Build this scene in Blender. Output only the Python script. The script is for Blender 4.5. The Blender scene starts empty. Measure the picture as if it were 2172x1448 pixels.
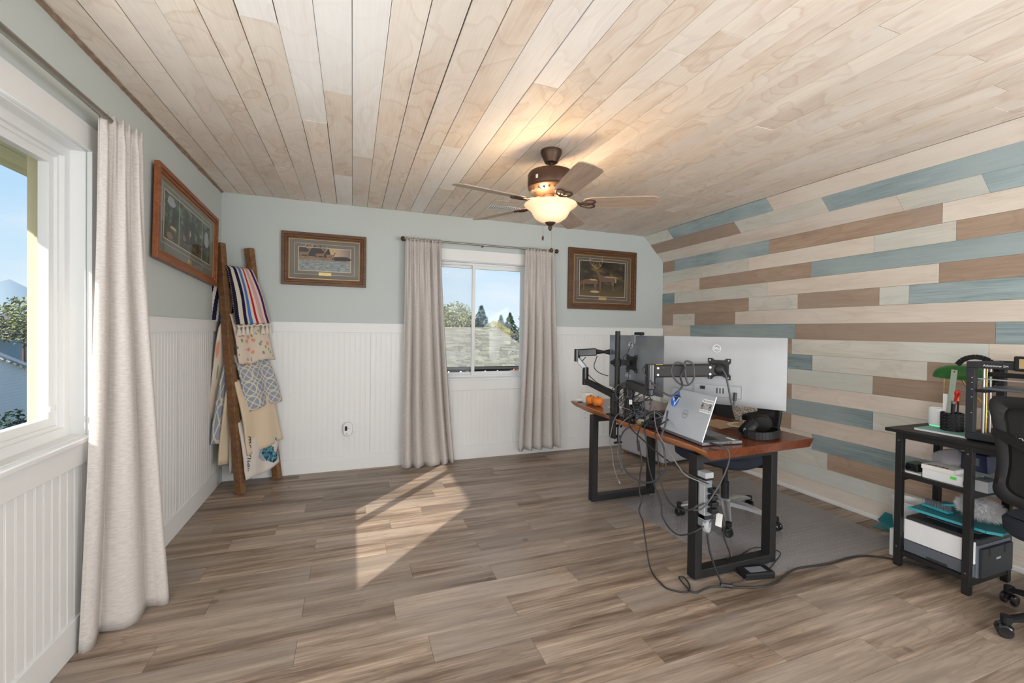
import bpy, bmesh, math, random
from mathutils import Vector, Matrix, noise as mnoise
random.seed(7)
PI = math.pi
SC = bpy.context.scene
COL = SC.collection

# ------------------------------------------------------------------ camera, sky, sun, lights, exposure
cam_d = bpy.data.cameras.new('camera')
cam = bpy.data.objects.new('camera', cam_d)
COL.objects.link(cam)
SC.camera = cam
EYE = 1.3085
yaw, pitch, roll = .3525, -.0113, .0133
F = Vector((math.sin(yaw)*math.cos(pitch), math.cos(yaw)*math.cos(pitch), math.sin(pitch)))
R = Vector((math.cos(yaw), -math.sin(yaw), 0))
U = R.cross(F)
R2 = R*math.cos(roll) + U*math.sin(roll)
U2 = -R*math.sin(roll) + U*math.cos(roll)
cam.matrix_world = Matrix(((R2.x, U2.x, -F.x, 0), (R2.y, U2.y, -F.y, 0), (R2.z, U2.z, -F.z, EYE), (0, 0, 0, 1)))
cam_d.sensor_width = 36
cam_d.lens = 36*919.98/2172
cam_d.shift_y = (711.35-724)/2172
cam_d.clip_start = .05
cam_d.clip_end = 400

SC.view_settings.view_transform = 'Standard'
SC.view_settings.look = 'None'
SC.view_settings.gamma = 1
SC.view_settings.exposure = 0.06
SC.view_settings.use_curve_mapping = False

def nd(nt, t, props=None, **inp):
    n = nt.nodes.new(t)
    for k, v in (props or {}).items(): setattr(n, k, v)
    for k, v in inp.items():
        key = int(k[1:]) if k[0] == 'i' and k[1:].isdigit() else k.replace('_', ' ')
        s = n.inputs[key]
        if isinstance(v, bpy.types.NodeSocket): nt.links.new(v, s)
        else:
            if isinstance(v, tuple) and len(v) == 3 and s.type == 'RGBA': v = v + (1,)
            s.default_value = v
    return n

def ramp(nt, fac, stops, interp='LINEAR'):
    n = nt.nodes.new('ShaderNodeValToRGB')
    n.color_ramp.interpolation = interp
    el = n.color_ramp.elements
    while len(el) < len(stops): el.new(.5)
    for e, (p, c) in zip(el, stops):
        e.position = p
        e.color = (c, c, c, 1) if not isinstance(c, tuple) else c + (1,)
    nt.links.new(fac, n.inputs[0])
    return n.outputs[0]

def mix(nt, fac, a, b, mode='MIX'):
    n = nt.nodes.new('ShaderNodeMix'); n.data_type = 'RGBA'; n.blend_type = mode
    for i, v in ((0, fac), (6, a), (7, b)):
        if isinstance(v, bpy.types.NodeSocket): nt.links.new(v, n.inputs[i])
        else: n.inputs[i].default_value = v + (1,) if isinstance(v, tuple) else v
    return n.outputs[2]

def mth(nt, op, a, b=0.0):
    n = nt.nodes.new('ShaderNodeMath'); n.operation = op
    for i, v in ((0, a), (1, b)):
        if isinstance(v, bpy.types.NodeSocket): nt.links.new(v, n.inputs[i])
        else: n.inputs[i].default_value = v
    return n.outputs[0]

w = bpy.data.worlds.new('world'); SC.world = w; w.use_nodes = True
wn = w.node_tree; wn.nodes.clear()
tc = nd(wn, 'ShaderNodeTexCoord')
sx = nd(wn, 'ShaderNodeSeparateXYZ', Vector=tc.outputs['Generated'])
base = ramp(wn, sx.outputs[2], [(0.0, (.74, .86, .94)), (.06, (.66, .83, .95)), (.22, (.47, .71, .94)), (.7, (.20, .43, .82))])
mp = nd(wn, 'ShaderNodeMapping', Vector=tc.outputs['Generated'], Scale=(1, 1, 3.2))
cl = nd(wn, 'ShaderNodeTexNoise', Vector=mp.outputs[0], Scale=2.3, Detail=6.0, Roughness=.55)
clf = ramp(wn, cl.outputs[0], [(.47, 0.0), (.68, .75)])
sky = mix(wn, clf, base, (.86, .91, .97))
bg = nd(wn, 'ShaderNodeBackground', Color=sky, Strength=1.0)
wo = nd(wn, 'ShaderNodeOutputWorld', Surface=bg.outputs[0])

SUN_AZ = (.68, .73)
SUN_EL = math.radians(29)
sd = bpy.data.lights.new('sun', 'SUN'); so = bpy.data.objects.new('sun', sd); COL.objects.link(so)
sd.energy = 6.2; sd.angle = math.radians(.55); sd.color = (1, .93, .82)
dv = Vector((SUN_AZ[0]*math.cos(SUN_EL), SUN_AZ[1]*math.cos(SUN_EL), -math.sin(SUN_EL)))
so.rotation_euler = dv.to_track_quat('-Z', 'Y').to_euler()

def area(name, loc, direction, sx_, sy_, power, color=(1, 1, 1)):
    d = bpy.data.lights.new(name, 'AREA'); d.shape = 'RECTANGLE'; d.size = sx_; d.size_y = sy_; d.energy = power; d.color = color
    o = bpy.data.objects.new(name, d); COL.objects.link(o); o.location = loc
    o.rotation_euler = Vector(direction).to_track_quat('-Z', 'Z').to_euler()
    return o
# added fill lamps standing in for windows behind camera; last one boosts left window
area('fill_left', (-.98, -.75, 1.3), (1, .4, .32), 1.5, 1.3, 80, (.97, .98, 1))
area('fill_rear', (1.5, -1.5, 1.25), (-.12, 1, .30), 3.6, 1.5, 90, (.98, .985, 1))
area('fill_right', (3.42, -.95, 1.3), (-1, .5, .28), 1.2, 1.3, 64, (.96, .98, 1))
area('fill_window', (-1.0, 1.35, 1.45), (1, .1, 0), 1.0, 1.0, 14, (.96, .98, 1))

# ------------------------------------------------------------------ materials
MATS = {}
def newmat(name):
    m = bpy.data.materials.new(name); m.use_nodes = True
    nt = m.node_tree; b = nt.nodes['Principled BSDF']
    MATS[name] = m
    return m, nt, b

def flat(name, col, rough=.5, metal=0.0, spec=.5, var=.06, bump=0.0, bscale=60.0, **kw):
    """plain colour with a little procedural unevenness"""
    m, nt, b = newmat(name)
    t = nd(nt, 'ShaderNodeTexCoord')
    n = nd(nt, 'ShaderNodeTexNoise', Vector=t.outputs['Object'], Scale=bscale if bump else 9.0, Detail=3.0)
    lo = tuple(c*(1-var) for c in col); hi = tuple(min(1, c*(1+var)) for c in col)
    nt.links.new(mix(nt, n.outputs[0], lo, hi), b.inputs['Base Color'])
    b.inputs['Roughness'].default_value = rough; b.inputs['Metallic'].default_value = metal
    b.inputs['Specular IOR Level'].default_value = spec
    if bump:
        bp = nd(nt, 'ShaderNodeBump', Height=n.outputs[0], Strength=bump, Distance=.002)
        nt.links.new(bp.outputs[0], b.inputs['Normal'])
    for k, v in kw.items(): b.inputs[k].default_value = v
    return m

def glow(name, col, strength):
    m, nt, b = newmat(name)
    b.inputs['Base Color'].default_value = col + (1,)
    b.inputs['Emission Color'].default_value = col + (1,); b.inputs['Emission Strength'].default_value = strength
    return m

def glass(name, gloss=.06, tint=(1, 1, 1)):
    m, nt, b = newmat(name); nt.nodes.remove(b)
    o = [n for n in nt.nodes if n.type == 'OUTPUT_MATERIAL'][0]
    tr = nd(nt, 'ShaderNodeBsdfTransparent', Color=tint)
    gl = nd(nt, 'ShaderNodeBsdfGlossy', Roughness=.01)
    lw = nd(nt, 'ShaderNodeLayerWeight', Blend=.5)
    fr = mth(nt, 'ADD', mth(nt, 'MULTIPLY', mth(nt, 'POWER', lw.outputs['Facing'], 5.0), gloss*6), gloss*.4)
    ms = nd(nt, 'ShaderNodeMixShader', i0=fr, i1=tr.outputs[0], i2=gl.outputs[0])
    nt.links.new(ms.outputs[0], o.inputs[0])
    return m

def veil(name, col, amount, rough=.5):
    """partly see-through sheet: insect screen, plastic mat, thin bag"""
    m, nt, b = newmat(name)
    b.inputs['Base Color'].default_value = col + (1,); b.inputs['Roughness'].default_value = rough
    o = [n for n in nt.nodes if n.type == 'OUTPUT_MATERIAL'][0]
    tr = nd(nt, 'ShaderNodeBsdfTransparent')
    ms = nd(nt, 'ShaderNodeMixShader', i0=amount, i1=tr.outputs[0], i2=b.outputs[0])
    nt.links.new(ms.outputs[0], o.inputs[0])
    return m

def wood(name, lo, hi, line, wash=None, rough=.55, sx=.8, sy=5.0, lines=9.0, lamt=.5, vary=.10, fine=.25, spec=.35, knots=0.0, washamt=.6, rl=.3):
    """boards: local X runs along the grain"""
    m, nt, b = newmat(name)
    t = nd(nt, 'ShaderNodeTexCoord'); oi = nd(nt, 'ShaderNodeObjectInfo')
    off = nd(nt, 'ShaderNodeVectorMath', {'operation': 'SCALE'}, i0=(31.0, 57.0, 19.0), Scale=oi.outputs['Random'])
    v = nd(nt, 'ShaderNodeVectorMath', {'operation': 'ADD'}, i0=t.outputs['Object'], i1=off.outputs[0])
    mp = nd(nt, 'ShaderNodeMapping', Vector=v.outputs[0], Scale=(sx, sy, sy))
    n1 = nd(nt, 'ShaderNodeTexNoise', Vector=mp.outputs[0], Scale=2.0, Detail=5.0, Roughness=.6)
    c = ramp(nt, n1.outputs[0], [(rl, lo), (1-rl, hi)])
    mp2 = nd(nt, 'ShaderNodeMapping', Vector=v.outputs[0], Scale=(sx*1.1, sy*.62, sy*.62))
    n2 = nd(nt, 'ShaderNodeTexNoise', Vector=mp2.outputs[0], Scale=1.5, Detail=2.5, Roughness=.5, Distortion=.35)
    fr = mth(nt, 'FRACT', mth(nt, 'MULTIPLY', n2.outputs[0], lines))
    lf = ramp(nt, fr, [(0.0, 0.0), (.72, .25), (.93, 1.0), (1.0, .1)])
    c = mix(nt, mth(nt, 'MULTIPLY', lf, lamt), c, line)
    mp3 = nd(nt, 'ShaderNodeMapping', Vector=v.outputs[0], Scale=(2.5, 70, 70))
    n3 = nd(nt, 'ShaderNodeTexNoise', Vector=mp3.outputs[0], Scale=2.0, Detail=3.0)
    c = mix(nt, fine, c, ramp(nt, n3.outputs[0], [(.35, (.35, .33, .31)), (.65, (.9, .9, .9))]), 'SOFT_LIGHT')
    if wash:
        n4 = nd(nt, 'ShaderNodeTexNoise', Vector=v.outputs[0], Scale=1.3, Detail=2.0)
        wf = mth(nt, 'MULTIPLY', ramp(nt, n4.outputs[0], [(.42, 0.0), (.66, 1.0)]), washamt)
        c = mix(nt, wf, c, wash)
    if knots:
        vo = nd(nt, 'ShaderNodeTexVoronoi', Vector=v.outputs[0], Scale=2.6, Randomness=1.0)
        kf = ramp(nt, vo.outputs['Distance'], [(0.0, 1.0), (.035, .8), (.06, 0.0)])
        c = mix(nt, mth(nt, 'MULTIPLY', kf, knots), c, line)
    hs = nd(nt, 'ShaderNodeHueSaturation', Color=c, Value=nd(nt, 'ShaderNodeMapRange', Value=oi.outputs['Random'], To_Min=1-vary, To_Max=1+vary).outputs[0])
    nt.links.new(hs.outputs[0], b.inputs['Base Color'])
    b.inputs['Roughness'].default_value = rough; b.inputs['Specular IOR Level'].default_value = spec
    bp = nd(nt, 'ShaderNodeBump', Height=n3.outputs[0], Strength=.12, Distance=.001)
    nt.links.new(bp.outputs[0], b.inputs['Normal'])
    return m

def cloth(name, col, col2, slub=(10, 330), transl=0.0, rough=.9):
    m, nt, b = newmat(name)
    t = nd(nt, 'ShaderNodeTexCoord')
    mp = nd(nt, 'ShaderNodeMapping', Vector=t.outputs['UV'], Scale=(slub[0], slub[1], 1))
    n = nd(nt, 'ShaderNodeTexNoise', Vector=mp.outputs[0], Scale=1.0, Detail=4.0, Roughness=.65)
    c = ramp(nt, n.outputs[0], [(.3, col2), (.62, col)])
    nt.links.new(c, b.inputs['Base Color'])
    b.inputs['Roughness'].default_value = rough; b.inputs['Specular IOR Level'].default_value = .15
    bp = nd(nt, 'ShaderNodeBump', Height=n.outputs[0], Strength=.25, Distance=.0015)
    nt.links.new(bp.outputs[0], b.inputs['Normal'])
    if transl:
        o = [q for q in nt.nodes if q.type == 'OUTPUT_MATERIAL'][0]
        tl = nd(nt, 'ShaderNodeBsdfTranslucent', Color=c)
        ms = nd(nt, 'ShaderNodeMixShader', i0=transl, i1=b.outputs[0], i2=tl.outputs[0])
        nt.links.new(ms.outputs[0], o.inputs[0])
    return m

def uvmat(name, build, rough=.9, spec=.15):
    """build(nt, u, v, uv) -> colour socket"""
    m, nt, b = newmat(name)
    t = nd(nt, 'ShaderNodeTexCoord'); s = nd(nt, 'ShaderNodeSeparateXYZ', Vector=t.outputs['UV'])
    nt.links.new(build(nt, s.outputs[0], s.outputs[1], t.outputs['UV']), b.inputs['Base Color'])
    b.inputs['Roughness'].default_value = rough; b.inputs['Specular IOR Level'].default_value = spec
    return m

flat('paint_sage', (.53, .58, .57), .8, var=.02, bump=.08, bscale=180)
flat('paint_white', (.80, .81, .81), .45, var=.015)
flat('vinyl_white', (.80, .81, .81), .35, var=.01)
flat('shell_dark', (.045, .03, .02), .9)
wood('ceiling_wood', (.67, .56, .46), (.80, .715, .615), (.55, .41, .32), (.80, .76, .71), lines=9, lamt=.52, sx=1.3, sy=3.2, vary=.06, washamt=.55)
wood('ceiling_white', (.74, .69, .64), (.82, .79, .75), (.62, .54, .48), (.85, .84, .82), lines=9, lamt=.3, sx=.9, sy=4, vary=.04)
wood('board_cream', (.65, .56, .475), (.77, .69, .605), (.57, .47, .39), (.78, .72, .65), lines=7, lamt=.3, vary=.07)
wood('board_sage', (.58, .55, .48), (.70, .68, .61), (.46, .48, .43), (.62, .67, .64), lines=8, lamt=.4, vary=.06, sy=4)
wood('board_blue', (.19, .265, .285), (.32, .40, .41), (.13, .20, .22), (.42, .50, .51), lines=6, lamt=.3, vary=.12, sy=5, fine=.5, washamt=.8)
wood('board_brown', (.335, .24, .175), (.43, .32, .24), (.29, .20, .145), (.38, .30, .25), lines=6, lamt=.35, vary=.07)
wood('floor_wood', (.135, .093, .066), (.40, .31, .238), (.085, .057, .04), (.35, .30, .26), rl=.36, rough=.42, sx=.55, sy=9, lines=14, lamt=.35, vary=.2, fine=.5, spec=.45, knots=.6, washamt=.55)
wood('oak_red', (.20, .062, .022), (.30, .105, .04), (.12, .035, .012), rough=.4, sx=2, sy=18, lines=8, lamt=.5)
wood('oak_dark', (.10, .045, .02), (.17, .08, .035), (.06, .025, .012), rough=.4, sx=2, sy=18, lines=8, lamt=.5)
wood('ladder_wood', (.14, .068, .03), (.26, .135, .062), (.08, .04, .02), rough=.6, sx=2, sy=16, lines=8, lamt=.5)
wood('cherry_top', (.085, .024, .010), (.145, .042, .018), (.05, .015, .007), rough=.22, sx=.8, sy=7, lines=9, lamt=.4, spec=.6)
wood('cherry_edge', (.36, .13, .045), (.50, .20, .075), (.22, .07, .025), rough=.28, sx=1.2, sy=7, lines=7, lamt=.45, spec=.6)
wood('blade_wood', (.34, .24, .18), (.44, .33, .25), (.28, .19, .14), rough=.4, sx=1.5, sy=16, lines=5, lamt=.3)
flat('bronze', (.075, .042, .028), .45, .6)
flat('steel_rod', (.30, .28, .25), .3, .9)
flat('nickel', (.38, .37, .36), .35, .9)
flat('black_steel', (.016, .0155, .016), .48, .0, .32)
flat('black_plastic', (.012, .012, .013), .5, 0.0, .3)
flat('black_gloss', (.012, .012, .014), .16)
flat('black_soft', (.010, .010, .010), .8, 0.0, .2)
flat('graphite', (.24, .26, .285), .36, .6)
flat('silver_plastic', (.35, .36, .375), .5, 0.0, .3)
flat('silver_metal', (.40, .42, .44), .36, .55)
flat('laptop_lid', (.56, .60, .65), .38, .45)
flat('laptop_deck', (.15, .155, .16), .45, .3)
flat('cast_alu', (.60, .61, .62), .32, .75)
flat('white_plastic', (.80, .81, .82), .4)
flat('white_print', (.85, .85, .85), .6)
flat('dark_print', (.03, .03, .03), .6)
flat('gold', (.55, .40, .17), .35, .7)
flat('brass', (.60, .40, .12), .28, .9)
flat('line_gold', (.55, .47, .33), .6)
flat('mat_taupe', (.17, .155, .135), .8)
flat('mat_umber', (.11, .08, .062), .8)
flat('mat_grey', (.17, .175, .155), .8)
flat('orange_skin', (.85, .23, .02), .5, var=.12)
flat('stem_green', (.16, .18, .06), .8)
flat('paper', (.80, .79, .76), .8)
flat('paper_teal', (.20, .42, .40), .6)
flat('teal', (.03, .20, .23), .45)
flat('teal_bright', (.05, .38, .46), .45)
flat('green_glass', (.015, .12, .02), .2)
flat('green_dark', (.03, .08, .04), .5)
flat('red', (.55, .02, .02), .4)
flat('crimson', (.45, .01, .10), .4)
flat('yellow', (.75, .42, .02), .5)
flat('lime', (.12, .75, .10), .6)
flat('navy', (.012, .022, .07), .4)
flat('navy_cloth', (.014, .018, .032), .85, bump=.3, bscale=300)
flat('cardboard', (.42, .28, .17), .85)
flat('kraft', (.45, .33, .15), .8)
flat('grey_cloth', (.42, .41, .44), .95, bump=.3, bscale=250)
flat('grey_plastic', (.17, .19, .21), .5)
flat('printer_dark', (.03, .032, .037), .5, 0.0, .3)
flat('printer_slate', (.11, .125, .15), .45)
flat('steel_green', (.36, .42, .33), .4)
flat('fluff', (.80, .80, .82), .95)
flat('tan_cord', (.45, .30, .15), .7)
flat('sticker_blue', (.02, .17, .75), .4)
flat('cable', (.02, .02, .022), .5)
flat('cable_grey', (.055, .055, .062), .55)
flat('cable_light', (.17, .17, .18), .5)
flat('siding_yellow', (.72, .64, .42), .7)
flat('siding_white', (.84, .87, .84), .7)
flat('fascia_dark', (.04, .04, .042), .8)
flat('brick_red', (.30, .12, .08), .9)
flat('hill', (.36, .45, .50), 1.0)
flat('ground_ext', (.10, .12, .07), 1.0)
flat('roof_far', (.20, .17, .22), .9)
flat('wall_far', (.62, .48, .36), .9)
flat('bark', (.12, .09, .06), .9)
flat('torn_paper', (.28, .19, .13), .95, var=.75, bump=.3, bscale=24)
flat('porcelain_shade', (.75, .77, .75), .4)
flat('crochet_cream', (.66, .60, .52), .95, bump=.8, bscale=220)
flat('cream_fleece', (.66, .54, .39), .95, bump=.3, bscale=160)
glass('pane_glass', .012)
glass('picture_glass', .06)
veil('insect_screen', (.85, .87, .88), .09, .9)
veil('mat_plastic', (.40, .385, .40), .52, .25)
veil('mat_stud', (.62, .60, .62), .35, .3)
veil('bag_plastic', (.45, .42, .44), .75, .3)
cloth('linen', (.74, .70, .67), (.60, .555, .525), transl=.18)
glow('bulb_glow', (1, .82, .55), 9.0)
glow('led_green', (.1, 1, .3), .8)
glow('string_bulb', (1, .95, .85), 1.2)

def leafmat(name, a, b_):
    m, nt, b = newmat(name)
    g = nd(nt, 'ShaderNodeNewGeometry')
    nt.links.new(mix(nt, g.outputs['Random Per Island'], a, b_), b.inputs['Base Color'])
    b.inputs['Roughness'].default_value = .9
    return m
leafmat('leaf_willow', (.16, .20, .08), (.40, .40, .22))
leafmat('leaf_spruce', (.07, .12, .12), (.20, .28, .29))
leafmat('leaf_green', (.05, .09, .03), (.18, .22, .08))
leafmat('leaf_gold', (.30, .27, .06), (.50, .42, .14))
leafmat('leaf_rust', (.30, .10, .05), (.42, .24, .13))
leafmat('leaf_dark', (.02, .05, .035), (.06, .11, .07))
leafmat('shingle', (.20, .19, .15), (.36, .35, .28))

# ceiling fan bowl: alabaster glass lit from inside
m, nt, b = newmat('alabaster')
b.inputs['Base Color'].default_value = (.85, .70, .48, 1); b.inputs['Roughness'].default_value = .35
lw = nd(nt, 'ShaderNodeLayerWeight', Blend=.35)
ec = ramp(nt, lw.outputs['Facing'], [(0.0, (1, .80, .52)), (.55, (1, .66, .32)), (1.0, (.80, .40, .13))])
nt.links.new(ec, b.inputs['Emission Color']); b.inputs['Emission Strength'].default_value = .52

# blankets
def stripes(nt, u, v, uv):
    c = (.68, .62, .53); bk = (.012, .012, .03)
    r = ramp(nt, u, [(0, bk), (.10, bk), (.105, c), (.22, c), (.225, (.012, .012, .045)), (.335, (.012, .012, .045)), (.34, c), (.40, c), (.405, (.07, .18, .50)), (.50, (.07, .18, .50)), (.505, c), (.575, c), (.58, (.50, .01, .02)), (.63, (.50, .01, .02)), (.635, c), (.69, c), (.695, (.62, .36, .36)), (.79, (.62, .36, .36)), (.795, c), (.86, c), (.865, (.09, .008, .10)), (.955, (.09, .008, .10)), (.96, c), (1, c)], 'CONSTANT')
    return r
def cr(nt, u, v, uv):
    c = (.68, .62, .53)
    # zig-zag stitch edge
    z = mth(nt, 'MULTIPLY', mth(nt, 'PINGPONG', mth(nt, 'MULTIPLY', v, 46.0), .5), .022)
    uu = mth(nt, 'ADD', u, mth(nt, 'SUBTRACT', z, .005))
    segs = [((.012, .012, .03), 0, .10), ((.012, .012, .045), .22, .335), ((.07, .18, .50), .40, .50), ((.50, .01, .02), .575, .63), ((.62, .36, .36), .69, .79), ((.09, .008, .10), .86, .95)]
    col = nd(nt, 'ShaderNodeRGB').outputs[0]; col.default_value = c + (1,)
    for k, a, b_ in segs:
        f = mth(nt, 'MULTIPLY', mth(nt, 'GREATER_THAN', uu, a), mth(nt, 'LESS_THAN', uu, b_))
        col = mix(nt, f, col, k)
    mp = nd(nt, 'ShaderNodeMapping', Vector=uv, Scale=(60, 130, 1))
    vo = nd(nt, 'ShaderNodeTexVoronoi', Vector=mp.outputs[0], Scale=1.0, Randomness=.2)
    return mix(nt, ramp(nt, vo.outputs['Distance'], [(.3, 0.0), (.75, .35)]), col, (.02, .02, .02))
uvmat('crochet', cr)
def floral(nt, u, v, uv):
    mp = nd(nt, 'ShaderNodeMapping', Vector=uv, Scale=(5, 11, 1))
    vo = nd(nt, 'ShaderNodeTexVoronoi', Vector=mp.outputs[0], Scale=1.0, Randomness=.75)
    f = ramp(nt, vo.outputs['Distance'], [(.26, 1.0), (.31, 0.0)])
    mp2 = nd(nt, 'ShaderNodeMapping', Vector=uv, Scale=(9, 12, 1), Rotation=(0, 0, .7), Location=(.4, .2, 0))
    vo2 = nd(nt, 'ShaderNodeTexVoronoi', Vector=mp2.outputs[0], Scale=1.0, Randomness=.9)
    g = ramp(nt, vo2.outputs['Distance'], [(.25, 1.0), (.30, 0.0)])
    c = mix(nt, g, (.66, .56, .47), (.20, .33, .17))
    return mix(nt, f, c, (.66, .30, .20))
uvmat('floral', floral)
def trellis(nt, u, v, uv):
    a = mth(nt, 'SUBTRACT', mth(nt, 'FRACT', mth(nt, 'MULTIPLY', u, 3.0)), .5)
    b_ = mth(nt, 'SUBTRACT', mth(nt, 'FRACT', mth(nt, 'MULTIPLY', v, 7.0)), .5)
    rr = mth(nt, 'SQRT', mth(nt, 'ADD', mth(nt, 'MULTIPLY', a, a), mth(nt, 'MULTIPLY', b_, b_)))
    ring = mth(nt, 'LESS_THAN', mth(nt, 'ABSOLUTE', mth(nt, 'SUBTRACT', rr, .46)), .045)
    d1 = mth(nt, 'LESS_THAN', mth(nt, 'ABSOLUTE', mth(nt, 'SUBTRACT', a, b_)), .05)
    d2 = mth(nt, 'LESS_THAN', mth(nt, 'ABSOLUTE', mth(nt, 'ADD', a, b_)), .05)
    f = mth(nt, 'MINIMUM', mth(nt, 'ADD', ring, mth(nt, 'ADD', d1, d2)), 1.0)
    return mix(nt, f, (.27, .31, .38), (.62, .56, .45))
uvmat('trellis', trellis)
uvmat('white_throw', lambda nt, u, v, uv: mix(nt, nd(nt, 'ShaderNodeTexNoise', Vector=uv, Scale=5.0).outputs[0], (.60, .55, .51), (.68, .63, .59)))
uvmat('mountain_print', lambda nt, u, v, uv: ramp(nt, nd(nt, 'ShaderNodeTexNoise', Vector=uv, Scale=14.0, Detail=4.0).outputs[0], [(.38, (.01, .035, .08)), (.5, (.04, .17, .24)), (.62, (.22, .36, .38))]))
uvmat('cushion_print', lambda nt, u, v, uv: mix(nt, ramp(nt, nd(nt, 'ShaderNodeTexVoronoi', {'feature': 'DISTANCE_TO_EDGE'}, Vector=uv, Scale=16.0).outputs[0], [(.06, 1.0), (.09, 0.0)]), (.22, .20, .17), (.60, .55, .47)))
# plastic fan-shell mesh
m = flat('mesh_black', (.012, .012, .012), .9, bump=.6, bscale=700)
# painted prints
def forest(nt, u, v, uv):
    n = nd(nt, 'ShaderNodeTexNoise', Vector=nd(nt, 'ShaderNodeMapping', Vector=uv, Scale=(7, 3.5, 1)).outputs[0], Scale=1.6, Detail=6.0, Roughness=.7)
    c = ramp(nt, n.outputs[0], [(.34, (.015, .025, .015)), (.5, (.06, .08, .05)), (.60, (.16, .19, .17)), (.72, (.32, .36, .38))])
    lowf = ramp(nt, v, [(.12, 1.0), (.42, 0.0)])
    return mix(nt, mth(nt, 'MULTIPLY', lowf, .6), c, (.10, .085, .055))
uvmat('print_forest', forest, .7)
def valley(nt, u, v, uv):
    n = nd(nt, 'ShaderNodeTexNoise', Vector=nd(nt, 'ShaderNodeMapping', Vector=uv, Scale=(5, 12, 1)).outputs[0], Scale=2.0, Detail=6.0, Roughness=.7)
    grass = ramp(nt, n.outputs[0], [(.35, (.08, .11, .17)), (.52, (.25, .30, .30)), (.7, (.55, .48, .34))])
    mid = ramp(nt, n.outputs[0], [(.35, (.16, .09, .06)), (.7, (.42, .27, .14))])
    up = ramp(nt, u, [(.5, (.05, .045, .045)), (.62, (.60, .46, .22)), (.8, (.45, .33, .25)), (1, (.22, .17, .19))])
    c = mix(nt, ramp(nt, v, [(.42, 0.0), (.52, 1.0)]), grass, mid)
    return mix(nt, ramp(nt, v, [(.60, 0.0), (.68, 1.0)]), c, up)
uvmat('print_valley', valley, .7)
def dusk(nt, u, v, uv):
    n = nd(nt, 'ShaderNodeTexNoise', Vector=uv, Scale=4.0, Detail=5.0, Roughness=.65, Distortion=.6)
    c = ramp(nt, n.outputs[0], [(.35, (.018, .014, .01)), (.55, (.055, .042, .026)), (.66, (.20, .14, .03)), (.8, (.26, .19, .06))])
    return mix(nt, ramp(nt, v, [(.08, .85), (.34, 0.0)]), c, (.13, .10, .045))
uvmat('print_dusk', dusk, .7)
flat('elk_tan', (.24, .14, .09), .8)
flat('elk_dark', (.035, .022, .015), .8)
flat('elk_mid', (.15, .088, .055), .8)
flat('elk_rim', (.50, .36, .20), .8)
flat('print_tree', (.03, .03, .03), .9)
flat('print_sky', (.34, .38, .42), .9)

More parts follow.
